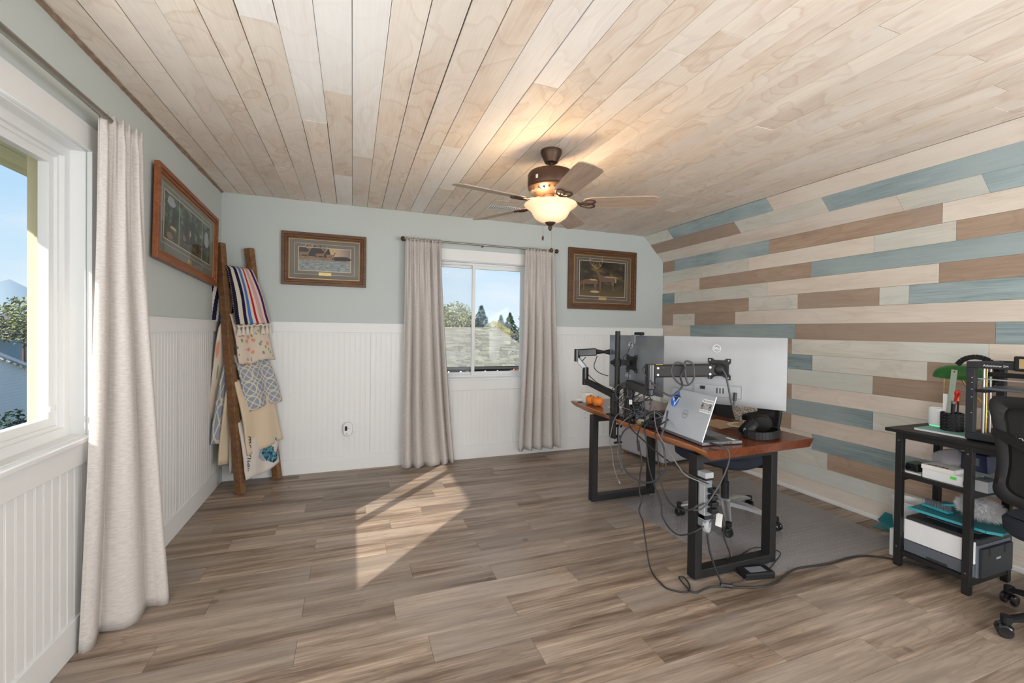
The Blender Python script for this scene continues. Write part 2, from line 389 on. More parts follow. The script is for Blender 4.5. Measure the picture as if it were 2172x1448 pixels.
# ------------------------------------------------------------------ geometry helpers
class B:
    def __init__(s, M=None): s.v, s.f, s.mi, s.uv, s.M, s.k = [], [], [], {}, M or Matrix(), 0
    def pts(s, ps, M=None):
        i0 = len(s.v); M = s.M @ M if M is not None else s.M
        s.v += [tuple(M @ Vector(p)) for p in ps]; return i0
    def face(s, ids, uv=None):
        if uv: s.uv[len(s.f)] = uv
        s.f.append(tuple(ids)); s.mi.append(s.k)
    def box(s, x0, x1, y0, y1, z0, z1, M=None):
        i = s.pts([(x, y, z) for z in (z0, z1) for y in (y0, y1) for x in (x0, x1)], M)
        for q in ((0, 2, 3, 1), (4, 5, 7, 6), (0, 1, 5, 4), (2, 6, 7, 3), (0, 4, 6, 2), (1, 3, 7, 5)): s.face([i+a for a in q])
        return s
    def cbox(s, c, d, M=None):
        return s.box(c[0]-d[0]/2, c[0]+d[0]/2, c[1]-d[1]/2, c[1]+d[1]/2, c[2]-d[2]/2, c[2]+d[2]/2, M)
    def prism(s, poly, z0, z1, M=None):
        n = len(poly)
        i = s.pts([(x, y, z0) for x, y in poly] + [(x, y, z1) for x, y in poly], M)
        s.face([i+n-1-k for k in range(n)]); s.face([i+n+k for k in range(n)])
        for k in range(n):
            j = (k+1) % n; s.face([i+k, i+j, i+n+j, i+n+k])
        return s
    def lathe(s, prof, n=24, M=None, cap=True):
        i = s.pts([(r*math.cos(2*PI*k/n), r*math.sin(2*PI*k/n), z) for r, z in prof for k in range(n)], M)
        for a in range(len(prof)-1):
            for k in range(n):
                j = (k+1) % n
                s.face([i+a*n+k, i+a*n+j, i+(a+1)*n+j, i+(a+1)*n+k])
        if cap:
            s.face([i+n-1-k for k in range(n)]); s.face([i+(len(prof)-1)*n+k for k in range(n)])
        return s
    def cyl(s, r, z0, z1, n=16, M=None): return s.lathe([(r, z0), (r, z1)], n, M)
    def tube(s, ps, r, n=8, closed=False, M=None):
        ps = [Vector(p) for p in ps]; m = len(ps)
        rs = r if isinstance(r, (list, tuple)) else [r]*m
        ring = []; nrm = None
        for a in range(m):
            p0 = ps[a-1] if (a or closed) else ps[a]; p1 = ps[(a+1) % m] if (a < m-1 or closed) else ps[a]
            t = (p1-p0).normalized()
            if nrm is None:
                nrm = t.orthogonal().normalized()
            else:
                nrm = nrm - t*nrm.dot(t)
                nrm = nrm.normalized() if nrm.length > 1e-6 else t.orthogonal().normalized()
            bn = t.cross(nrm)
            ring += [ps[a] + (nrm*math.cos(2*PI*k/n) + bn*math.sin(2*PI*k/n))*rs[a] for k in range(n)]
        i = s.pts(ring, M)
        for a in range(m if closed else m-1):
            for k in range(n):
                j = (k+1) % n; c = (a+1) % m
                s.face([i+a*n+k, i+a*n+j, i+c*n+j, i+c*n+k])
        if not closed:
            s.face([i+n-1-k for k in range(n)]); s.face([i+(m-1)*n+k for k in range(n)])
        return s
    def bar(s, a, b, w, h, up=(0, 0, 1), M=None):
        """square bar from a to b"""
        a, b = Vector(a), Vector(b); t = (b-a).normalized(); u = Vector(up)
        sd_ = t.cross(u).normalized(); u = sd_.cross(t).normalized()
        q = [(-1, -1), (1, -1), (1, 1), (-1, 1)]
        i = s.pts([p + sd_*x*w/2 + u*y*h/2 for p in (a, b) for x, y in q], M)
        s.face([i, i+1, i+2, i+3][::-1]); s.face([i+4, i+5, i+6, i+7])
        for k in range(4):
            j = (k+1) % 4; s.face([i+k, i+j, i+4+j, i+4+k])
        return s
    def ball(s, c, r, n=16, m=10, M=None, sq=(1, 1, 1)):
        prof = [(max(1e-4, math.sin(PI*a/m)), -math.cos(PI*a/m)) for a in range(m+1)]
        i = s.pts([(c[0]+r*sq[0]*p*math.cos(2*PI*k/n), c[1]+r*sq[1]*p*math.sin(2*PI*k/n), c[2]+r*sq[2]*z) for p, z in prof for k in range(n)], M)
        for a in range(m):
            for k in range(n):
                j = (k+1) % n; s.face([i+a*n+k, i+a*n+j, i+(a+1)*n+j, i+(a+1)*n+k])
        return s
    def grid(s, fn, nu, nv, M=None):
        i = s.pts([fn(a/nu, b/nv) for b in range(nv+1) for a in range(nu+1)], M)
        for b in range(nv):
            for a in range(nu):
                q = [(a, b), (a+1, b), (a+1, b+1), (a, b+1)]
                s.face([i+y*(nu+1)+x for x, y in q], [(x/nu, y/nv) for x, y in q])
        return s

def link(name, me, parent=None):
    o = bpy.data.objects.new(name, me); COL.objects.link(o)
    if parent is not None: o.parent = parent
    return o

def obj(name, b, mat, parent=None, smooth=None, bevel=0.0, solid=0.0, kind=None, label=None, seg=2):
    me = bpy.data.meshes.new(name)
    me.from_pydata(b.v, [], b.f)
    for m_ in (mat if isinstance(mat, (list, tuple)) else [mat]): me.materials.append(MATS[m_] if isinstance(m_, str) else m_)
    if any(b.mi): me.polygons.foreach_set('material_index', b.mi)
    if b.uv:
        L = me.uv_layers.new(name='UVMap')
        for fi, uv in b.uv.items():
            p = me.polygons[fi]
            for k, li in enumerate(p.loop_indices): L.data[li].uv = uv[k]
    me.update()
    bm = bmesh.new(); bm.from_mesh(me); bmesh.ops.recalc_face_normals(bm, faces=bm.faces); bm.to_mesh(me); bm.free()
    if smooth is not None:
        me.shade_smooth()
        if smooth < 180: me.set_sharp_from_angle(angle=math.radians(smooth))
    o = link(name, me, parent)
    if solid:
        md = o.modifiers.new('solidify', 'SOLIDIFY'); md.thickness = solid; md.offset = 0
    if bevel:
        md = o.modifiers.new('bevel', 'BEVEL'); md.width = bevel; md.segments = seg; md.limit_method = 'ANGLE'; md.angle_limit = math.radians(40)
    if kind: o['kind'] = kind
    if label: o['label'] = label
    return o

def tag(o, label, cat, group=None):
    o['label'] = label; o['category'] = cat
    if group: o['group'] = group
    return o

def thing(name, label, cat, loc=(0, 0, 0), rz=0.0, group=None):
    o = bpy.data.objects.new(name, None); COL.objects.link(o)
    o.location = loc; o.rotation_euler = (0, 0, rz); o.empty_display_size = .05
    return tag(o, label, cat, group)

def WB(root):
    """builder that takes world coordinates for a part of ROOT"""
    M = Matrix.Translation(root.location) @ Matrix.Rotation(root.rotation_euler[2], 4, 'Z')
    return B(M.inverted())

def Tm(x=0, y=0, z=0, rx=0, ry=0, rz=0):
    return Matrix.Translation((x, y, z)) @ Matrix.Rotation(rz, 4, 'Z') @ Matrix.Rotation(ry, 4, 'Y') @ Matrix.Rotation(rx, 4, 'X')

def basis(o, x, y, z):
    return Matrix(((x[0], y[0], z[0], o[0]), (x[1], y[1], z[1], o[1]), (x[2], y[2], z[2], o[2]), (0, 0, 0, 1)))

def spline(ps, k=5):
    ps = [Vector(p) for p in ps]; out = []
    for i in range(len(ps)-1):
        p0 = ps[max(0, i-1)]; p1 = ps[i]; p2 = ps[i+1]; p3 = ps[min(len(ps)-1, i+2)]
        for a in range(k):
            t = a/k
            out.append(.5*((2*p1) + (p2-p0)*t + (2*p0-5*p1+4*p2-p3)*t*t + (3*p1-p0-3*p2+p3)*t**3))
    return out + [ps[-1]]

def text(name, s, size, M, mat, parent, depth=.0006, shear=0.0, align='CENTER'):
    c = bpy.data.curves.new(name, 'FONT'); c.body = s; c.size = size; c.extrude = depth; c.shear = shear
    c.align_x = align; c.align_y = 'CENTER'; c.resolution_u = 3
    tmp = bpy.data.objects.new('lettering_source', c); COL.objects.link(tmp)
    me = bpy.data.meshes.new_from_object(tmp.evaluated_get(bpy.context.evaluated_depsgraph_get()))
    bpy.data.objects.remove(tmp); bpy.data.curves.remove(c)
    me.materials.clear(); me.materials.append(MATS[mat])
    o = link(name, me, parent); o.matrix_local = M
    return o

def rect_ring(b, x0, x1, z0, z1, w, y0, y1, M=None):
    """flat rectangular ring in the XZ plane, mitred, between y0 and y1"""
    o_ = [(x0, z0), (x1, z0), (x1, z1), (x0, z1)]; i_ = [(x0+w, z0+w), (x1-w, z0+w), (x1-w, z1-w), (x0+w, z1-w)]
    i = b.pts([(x, y, z) for y in (y0, y1) for q in (o_, i_) for x, z in q], M)
    for k in range(4):
        j = (k+1) % 4
        for q in ((k, j, 4+j, 4+k), (8+k, 12+k, 12+j, 8+j), (k, 8+k, 8+j, j), (4+k, 4+j, 12+j, 12+k)): b.face([i+a for a in q])
    return b

XL, YB, XR, CH = -1.042, 4.283, 3.499, 2.44
YN = -1.6
S = 'structure'

# ------------------------------------------------------------------ floor
fl = obj('floor', B().box(-1.25, 3.7, YN-.1, YB+.2, -.12, -.007).box(-1.25, 3.7, YN-.1, .455, -.007, -.0005), 'floor_wood', kind=S)
PW = .1535
rowx = {0: -.205, 1: .315, 2: -.205, 3: .195, 4: -.205, 5: .31, 6: -.2, 7: .2, 8: -.2, 9: .25, 10: -.45, 11: .1, 12: .62, 13: -.2, 14: .3, 15: -.6, 16: .05, 17: .5, -1: .245, -2: -.215, -3: .21, -4: -.2, -5: .315, -6: .1, -7: -.2}
nplank = 0
for j in range(-7, 18):
    y0 = 1.535+PW*j; y1 = min(y0+PW, YB)
    x = rowx[j] - .93*3
    while x < XR:
        a, b_ = max(x, XL), min(x+.93, XR)
        if b_ - a > .03:
            L, Wd = b_-a-.0012, y1-y0-.0012
            o = obj('floor_plank', B().box(-L/2, L/2, -Wd/2, Wd/2, -.006, 0), 'floor_wood', fl)
            o.location = ((a+b_)/2, (y0+y1)/2, 0)
        x += .93

# ------------------------------------------------------------------ ceiling
ce = obj('ceiling', B().box(-1.25, 3.7, YN-.1, YB+.2, 2.453, 2.56), 'shell_dark', kind=S)
cj = {-3: [1.835], -1: [2.265, 3.465], -5: [2.635], -2: [2.622], -4: [3.458, 1.1], 1: [2.667], 3: [2.675, .4], 4: [2.668], 0: [3.045, .9], 6: [1.842, 3.9], 8: [1.846], 7: [2.683], 5: [3.477, 1.1], 10: [1.27, 3.4], 14: [1.042, 3.3], 18: [1.018, 3.1], 13: [1.835], 16: [1.776, 3.7], 20: [1.872], 22: [2.737], 24: [1.888, 3.6], 9: [1.436, 3.6], 11: [2.9, .5], 12: [2.3], 15: [2.5], 17: [2.4], 19: [2.9, .5], 21: [1.1, 3.3], 23: [1.2, 3.2]}
white_c = {(-3, 0), (-1, 0), (-1, 2), (0, 1), (4, 1), (6, 0), (5, 1), (-2, 0)}
for k in range(-8, 25):
    xa, xb = max(XL+.004, -.011+.129*k), min(3.212, -.011+.129*(k+1))
    ys = [YN] + sorted(cj.get(k, [])) + [YB]
    for q in range(len(ys)-1):
        g = random.choice((.0016, .0024, .0045, .006)) if k < 9 else random.choice((.001, .0014, .002, .0035))
        L, Wd = ys[q+1]-ys[q]-.0025, xb-xa-g
        o = obj('ceiling_plank', B().box(-L/2, L/2, -Wd/2, Wd/2, 0, .0125), 'ceiling_white' if (k, q) in white_c else 'ceiling_wood', ce)
        o.location = ((xa+xb)/2, (ys[q]+ys[q+1])/2, CH + random.uniform(-.0015, .001)); o.rotation_euler = (0, 0, PI/2)

# ------------------------------------------------------------------ right board wall
wr = obj('wall_right', B().box(3.5125, 3.62, YN, YB+.15, 0, 2.165).prism([(3.5125, 2.165), (3.62, 2.165), (3.62, 2.56), (3.23, 2.56), (3.232, 2.4535)], -YB-.15, -YN, Matrix.Rotation(PI/2, 4, 'X')), 'shell_dark', kind=S)
zs = [2.152, 2.025, 1.90, 1.774, 1.648, 1.522, 1.396, 1.269, 1.142, 1.018, .888, .764, .632, .506, .380, .254, .13, .03]
rows = ['n 4.085 b 2.867 n 1.648 c', 'g 3.075 c 2.03 g 1.579 n', 'c 3.692 n 2.483 b', 'b 4.076 g 2.873 c 1.658 n', 'n 3.069 g 2.588 n 1.989 g 1.815 b', 'n 4.095 g 3.753 n 3.222 c',
        'c 3.813 b 2.608 n 1.393 b', 'g 3.4 n 2.634 g 1.419 c', 'c 3.1 b 2.456 g 1.706 n', 'b 3.6 g 2.018 n', 'g 3.3 n 2.626 c', 'n 3.5 b 2.012 g', 'c 3.4 n 2.625 c', 'g 3.3 c 2.447 b', 'b 3.2 g 2.321 n 1.0 b', 'c 2.9 g', 'g 3.0 c 1.2 g']
KM = {'c': 'board_cream', 'g': 'board_sage', 'b': 'board_blue', 'n': 'board_brown'}
def board_row(spec, place):
    p = spec.split(); ys = [YB] + [float(v) for v in p[1::2]] + [YN]
    for c, ya, yb_ in zip(p[0::2], ys[:-1], ys[1:]): place(KM[c], ya-.0008, yb_+.0008)
for r, spec in enumerate(rows):
    zt, zb = zs[r], zs[r+1]
    def put(mt, ya, yb_):
        L, h = ya-yb_, zt-zb-random.choice((.0008, .0012, .002))
        o = obj('wall_plank', B().box(-L/2, L/2, -h/2, h/2, 0, .0125), mt, wr)
        o.matrix_local = basis((XR+random.uniform(-.001, .001), (ya+yb_)/2, (zt+zb)/2), (0, 1, 0), (0, 0, 1), (1, 0, 0))
    board_row(spec, put)
ux, uz = -.281/.4037, .288/.4037
for r, spec in enumerate(['c 1.852 g 1.43 b', 'n 3.083 g 2.283 b', 'g 3.885 b 2.675 c .9 b']):
    s0, s1 = .1345*r, .1345*(r+1)
    def put(mt, ya, yb_):
        L, h = ya-yb_, s1-s0-.0012
        o = obj('wall_plank', B().box(-L/2, L/2, -h/2, h/2, 0, .0125), mt, wr)
        c = (s0+s1)/2
        o.matrix_local = basis((XR+ux*c, (ya+yb_)/2, 2.152+uz*c), (0, 1, 0), (ux, 0, uz), (uz, 0, -ux))
    board_row(spec, put)
obj('baseboard_right', B().box(3.488, 3.5115, YN, YB, 0, .03), 'paint_white', kind=S, bevel=.004)

# ------------------------------------------------------------------ back, left and front walls
W2 = (.72, 1.75, .818, 2.0)
wb = obj('wall_back', B().box(-1.2, W2[0], YB, 4.43, 0, 2.56).box(W2[1], 3.6, YB, 4.43, 0, 2.56).box(W2[0], W2[1], YB, 4.43, 0, W2[2]).box(W2[0], W2[1], YB, 4.43, W2[3], 2.56), 'paint_sage', kind=S)
W1 = (.90, 2.309, .85, 2.03)
wl = obj('wall_left', B().box(-1.20, XL, YN, W1[0], 0, 2.56).box(-1.20, XL, W1[1], YB, 0, 2.56).box(-1.20, XL, W1[0], W1[1], 0, W1[2]).box(-1.20, XL, W1[0], W1[1], W1[3], 2.56), 'paint_sage', kind=S)
obj('wall_front', B().box(-1.2, 3.62, YN-.1, YN, 0, 2.56), 'paint_sage', kind=S)

def beadboard(name, length, z0, z1, parent, M, phase=0.0):
    """sheet of beadboard along local X, facing local -Y, grooves every 46 mm"""
    pr = []; x = 0.0; t = -.007
    pts = [(0, t)]
    p = .046 - phase
    while p < length-.008:
        pts += [(p-.0045, t), (p-.003, t+.0016), (p-.0018, t+.0004), (p+.001, t), (p+.0026, t+.0004), (p+.0038, t+.0016), (p+.0053, t)]
        p += .046
    pts += [(length, t)]
    b = B(); n = len(pts)
    i = b.pts([(x, y, z) for z in (z0, z1) for x, y in pts], None)
    for k in range(n-1): b.face([i+k, i+k+1, i+n+k+1, i+n+k])
    b.box(0, length, -.0015, 0, z0, z1)
    o = obj(name, b, 'paint_white', parent); o.matrix_local = M
    return o
MBk = lambda x: basis((x, YB, 0), (1, 0, 0), (0, 1, 0), (0, 0, 1))
MLf = lambda y: basis((XL, y, 0), (0, 1, 0), (-1, 0, 0), (0, 0, 1))
for a, b_ in ((-1.034, .16), (.162, .629), (1.841, 2.69), (2.692, 3.487)): beadboard('wainscot_panel', b_-a, .137, 1.272, wb, MBk(a))
beadboard('wainscot_panel', 1.208, .137, .700, wb, MBk(.631))
for a, b_ in ((2.401, 3.29), (3.292, 4.275)): beadboard('wainscot_panel', b_-a, .137, 1.272, wl, MLf(a))
for a, b_ in ((0.80, 2.40),): beadboard('wainscot_panel', b_-a, .137, .745, wl, MLf(a), .012)
beadboard('wainscot_panel', 0.80-YN, .137, 1.272, wl, MLf(YN))
# rails and skirting
obj('trim_1', B().box(XL, .63, YB-.021, YB, 1.272, 1.358).box(XL, .63, YB-.026, YB, 1.35, 1.360), 'paint_white', kind=S, bevel=.002)
obj('trim_2', B().box(1.84, XR-.002, YB-.021, YB, 1.272, 1.358).box(1.84, XR-.002, YB-.026, YB, 1.35, 1.360), 'paint_white', kind=S, bevel=.002)
obj('trim_3', B().box(XL, XL+.021, 2.40, YB-.027, 1.272, 1.358).box(XL, XL+.026, 2.40, YB-.027, 1.35, 1.360), 'paint_white', kind=S, bevel=.002)
obj('baseboard_back', B().box(XL+.017, .885, YB-.016, YB, 0, .137).box(.8865, 3.487, YB-.016, YB, 0, .137), 'paint_white', kind=S, bevel=.003)
obj('baseboard_left', B().box(XL, XL+.016, YN, YB, 0, .137), 'paint_white', kind=S, bevel=.003)
# torn drywall paper left along the ceiling edge of the left wall
b = B()
rr = random.Random(4); y = .6; prev = None
while y < YB-.01:
    d = .006 + .012*abs(mnoise.noise(Vector((y*3.1, 0, 0)))) + rr.uniform(0, .004)
    row = b.pts([(XL+.001, y, CH-.002-d*.9), (XL+.004+d*.3, y, CH-.004-d*.35), (XL+.006+d*1.3, y, CH-.0035)])
    if prev is not None:
        for k in range(2): b.face([prev+k, prev+k+1, row+k+1, row+k])
    prev = row; y += rr.uniform(.012, .03)
obj('trim_4', b, 'torn_paper', kind=S)

# ------------------------------------------------------------------ window 1 (left)
w1 = obj('window_1', B(), 'vinyl_white', kind=S)
def ringY(b, y0, y1, z0, z1, w_, x0, x1):   # ring in the YZ plane
    return rect_ring(b, y0, y1, z0, z1, w_, x0, x1, basis((0, 0, 0), (0, 1, 0), (1, 0, 0), (0, 0, 1)))
obj('window_frame', ringY(ringY(B(), 0.902, 2.307, .852, 2.028, .04, -1.17, -1.092), 0.94, 2.269, .89, 1.99, .016, -1.16, -1.108), 'vinyl_white', w1, bevel=.002)
obj('jamb', ringY(B(), 0.90, 2.309, .850, 2.030, .006, -1.092, XL), 'paint_white', w1)
obj('sash', ringY(B(), 1.78, 2.256, .905, 1.977, .034, -1.152, -1.118), 'vinyl_white', w1, bevel=.002)
obj('sash', ringY(B(), 0.944, 1.84, .905, 1.977, .05, -1.166, -1.136), 'vinyl_white', w1, bevel=.002)
obj('window_pane', B().box(-1.137, -1.133, 1.81, 2.226, .935, 1.947), 'pane_glass', w1)
obj('window_pane', B().box(-1.153, -1.149, 0.99, 1.79, .95, 1.93), 'pane_glass', w1)
obj('exterior_jamb', ringY(ringY(B(), 0.902, 2.307, .852, 2.028, .012, -1.20, -1.17), 0.912, 2.298, .862, 2.018, .010, -1.186, -1.178), 'siding_yellow', w1)
obj('exterior_trim', ringY(B(), 0.75, 2.309+.15, .72, 2.18, .15, -1.228, -1.20), 'siding_yellow', w1)
obj('window_stool', B().box(-1.092, XL+.034, 0.77, 2.405, .832, .852), 'paint_white', w1, bevel=.004)
obj('window_apron', B().box(XL, XL+.019, 0.80, 2.40, .744, .832), 'paint_white', w1, bevel=.002)
obj('window_casing', B().box(XL, XL+.020, 0.80, 2.405, 2.03, 2.131), 'paint_white', w1, bevel=.002)
obj('window_casing', B().box(XL, XL+.018, 2.311, 2.40, .852, 2.03), 'paint_white', w1, bevel=.002)
obj('window_casing', B().box(XL, XL+.018, 0.81, .898, .852, 2.03), 'paint_white', w1, bevel=.002)
obj('sash_clip', B().box(-1.118, -1.108, 2.214, 2.236, .965, .985), 'white_plastic', w1)
# eave outside the left window
b = B(); b.box(-1.86, -1.82, -1.5, 5.2, 2.20, 2.36); b.box(-1.84, -1.2, -1.5, 5.2, 2.262, 2.30)
for k in range(5): b.box(-1.82+.124*k, -1.82+.124*k+.118, -1.5, 5.2, 2.225, 2.262, None)
obj('trim_5', b, 'siding_yellow', kind=S)

# ------------------------------------------------------------------ window 2 (back)
w2 = obj('window_2', B(), 'vinyl_white', kind=S)
x0, x1, z0, z1 = W2
obj('window_frame', rect_ring(rect_ring(B(), x0+.002, x1-.002, z0+.002, z1-.002, .022, 4.335, 4.41), x0+.020, x1-.020, z0+.020, z1-.020, .010, 4.345, 4.40), 'vinyl_white', w2, bevel=.002)
obj('jamb', rect_ring(B(), x0, x1, z0, z1, .006, YB, 4.335), 'paint_white', w2)
obj('sash', rect_ring(B(), x0+.028, 1.192, z0+.028, z1-.028, .026, 4.372, 4.40), 'vinyl_white', w2, bevel=.002)
obj('sash', rect_ring(B(), 1.155, x1-.028, z0+.028, z1-.028, .032, 4.342, 4.371), 'vinyl_white', w2, bevel=.002)
obj('window_pane', B().box(x0+.05, 1.17, 4.384, 4.388, z0+.05, z1-.05), 'pane_glass', w2)
obj('window_pane', B().box(1.18, x1-.056, 4.355, 4.359, z0+.056, z1-.056), 'pane_glass', w2)
obj('insect_screen', B().box(x0+.03, 1.158, 4.408, 4.409, z0+.03, z1-.03), 'insect_screen', w2)
obj('sash_latch', B().box(1.150, 1.158, 4.338, 4.35, 1.37, 1.42).box(1.146, 1.16, 4.334, 4.342, 1.385, 1.40), 'white_plastic', w2)
obj('window_stool', B().box(x0-.09, x1+.09, YB-.024, 4.335, .80, .820), 'paint_white', w2, bevel=.003)
obj('window_apron', B().box(x0-.08, x1+.08, YB-.019, YB, .700, .80), 'paint_white', w2, bevel=.002)
obj('window_casing', B().box(x0-.09, x1+.09, YB-.020, YB, 2.0, 2.113), 'paint_white', w2, bevel=.002)
obj('window_casing', B().box(x0-.088, x0, YB-.018, YB, .82, 2.0), 'paint_white', w2, bevel=.002)
obj('window_casing', B().box(x1, x1+.088, YB-.018, YB, .82, 2.0), 'paint_white', w2, bevel=.002)

# ------------------------------------------------------------------ curtains and rods
def curtain(name, label, top, bot, h_top, h_bot, out, folds, amp, seed, ends=None, nu=150, nv=44, profile=None):
    """top/bot: floor-plan polylines of the hem lines; out: direction the folds swell to"""
    rs = random.Random(seed)
    ph = [rs.uniform(0, 6.28) for _ in range(4)]
    T_, B_ = [Vector((*p, 0)) for p in top], [Vector((*p, 0)) for p in bot]
    O = Vector((*out, 0))
    def along(P, u):
        x = u*(len(P)-1); i = min(int(x), len(P)-2); return P[i].lerp(P[i+1], x-i)
    def fn(u, v):
        p = along(T_, u).lerp(along(B_, u), profile(v) if profile else v)
        uu = u + .018*math.sin(5*v+ph[0]) + .02*math.sin(2*PI*u*1.5+ph[1])
        low = 2.0*abs(math.cos(PI*folds*uu+ph[2]))**.8 - 1.1
        s2 = math.sin(2*PI*folds*2.2*u+ph[3])
        k = min(1.0, .25+v*1.3)
        a = amp*(low*k + .38*s2*max(0, 1-v*3.0))
        if v < .03: a *= .55
        z = h_top + (h_bot-h_top)*v
        if v == 0: z += .008*s2
        if v > .97: z += .006*math.sin(2*PI*folds*u+ph[1])
        edge = min(1, u/.03, (1-u)/.03)
        return (p.x+O.x*a*(.4+.6*edge), p.y+O.y*a*(.4+.6*edge), z)
    b = B(); b.grid(fn, nu, nv)
    for fi in b.uv: b.uv[fi] = [(x*3.0*abs((T_[-1]-T_[0]).length+.3), y) for x, y in b.uv[fi]]
    o = obj(name, b, 'linen', smooth=180, solid=.0022)
    return tag(o, label, 'curtain')

curtain('curtain', 'long linen curtain hanging beside the big left window, nearest the camera', [(-.975, 2.245), (-.95, 2.33), (-.93, 2.40), (-.915, 2.47)], [(-1.015, 2.195), (-.985, 2.27), (-.905, 2.37), (-.845, 2.45), (-.818, 2.51)], 2.185, .004, (.75, -.66), 2.6, .034, 3, profile=lambda v: v**1.5)
curtain('curtain', 'linen curtain on the left side of the smaller back window', [(.462, 4.185), (.795, 4.185)], [(.445, 4.165), (.62, 4.15), (.82, 4.17), (.955, 4.22)], 2.172, .004, (0, -1), 4.4, .044, 5, profile=lambda v: v**1.4)
curtain('curtain', 'linen curtain on the right side of the smaller back window', [(1.675, 4.185), (2.01, 4.185)], [(1.615, 4.17), (1.85, 4.16), (2.10, 4.175)], 2.172, .07, (0, -1), 4.2, .044, 11, profile=lambda v: v**1.4)

def rod(label, pts, r, ends, brk):
    t = thing('curtain_rod', label, 'curtain rod', pts[0])
    obj('rod', WB(t).tube(pts, r, 12), 'steel_rod', t, smooth=40)
    for e, d in ends:
        e, d = Vector(e), Vector(d)
        b = WB(t); q = d.to_track_quat('Z', 'Y').to_matrix().to_4x4()
        b.lathe([(r, -.004), (.020, 0), (.024, .012), (.020, .026), (.006, .034)], 16, Matrix.Translation(e) @ q)
        obj('finial', b, 'bronze', t, smooth=50)
    for p, q_ in brk:
        b = WB(t); b.tube([p, q_], .006, 8)
        obj('bracket', b, 'bronze', t, smooth=50)
yR = [(-.96, -.35, 2.165)]
rod('thick grey metal curtain rod over the big left window', [(-.962, -.3, 2.165), (-.962, 2.30, 2.165)], .0125, [((-1.034, 2.40, 2.155), (.6, .8, 0))], [((-.962, 2.30, 2.165), (-1.034, 2.395, 2.155)), ((-.962, .1, 2.165), (-1.04, .1, 2.165))])
rod('thin dark curtain rod over the smaller back window', [(.45, 4.185, 2.158), (2.02, 4.185, 2.158)], .0085, [((.45, 4.185, 2.158), (-1, 0, 0)), ((2.02, 4.185, 2.158), (1, 0, 0))], [((.465, 4.185, 2.158), (.465, 4.283, 2.158)), ((1.235, 4.185, 2.158), (1.235, 4.283, 2.158)), ((2.005, 4.185, 2.158), (2.005, 4.283, 2.158))])

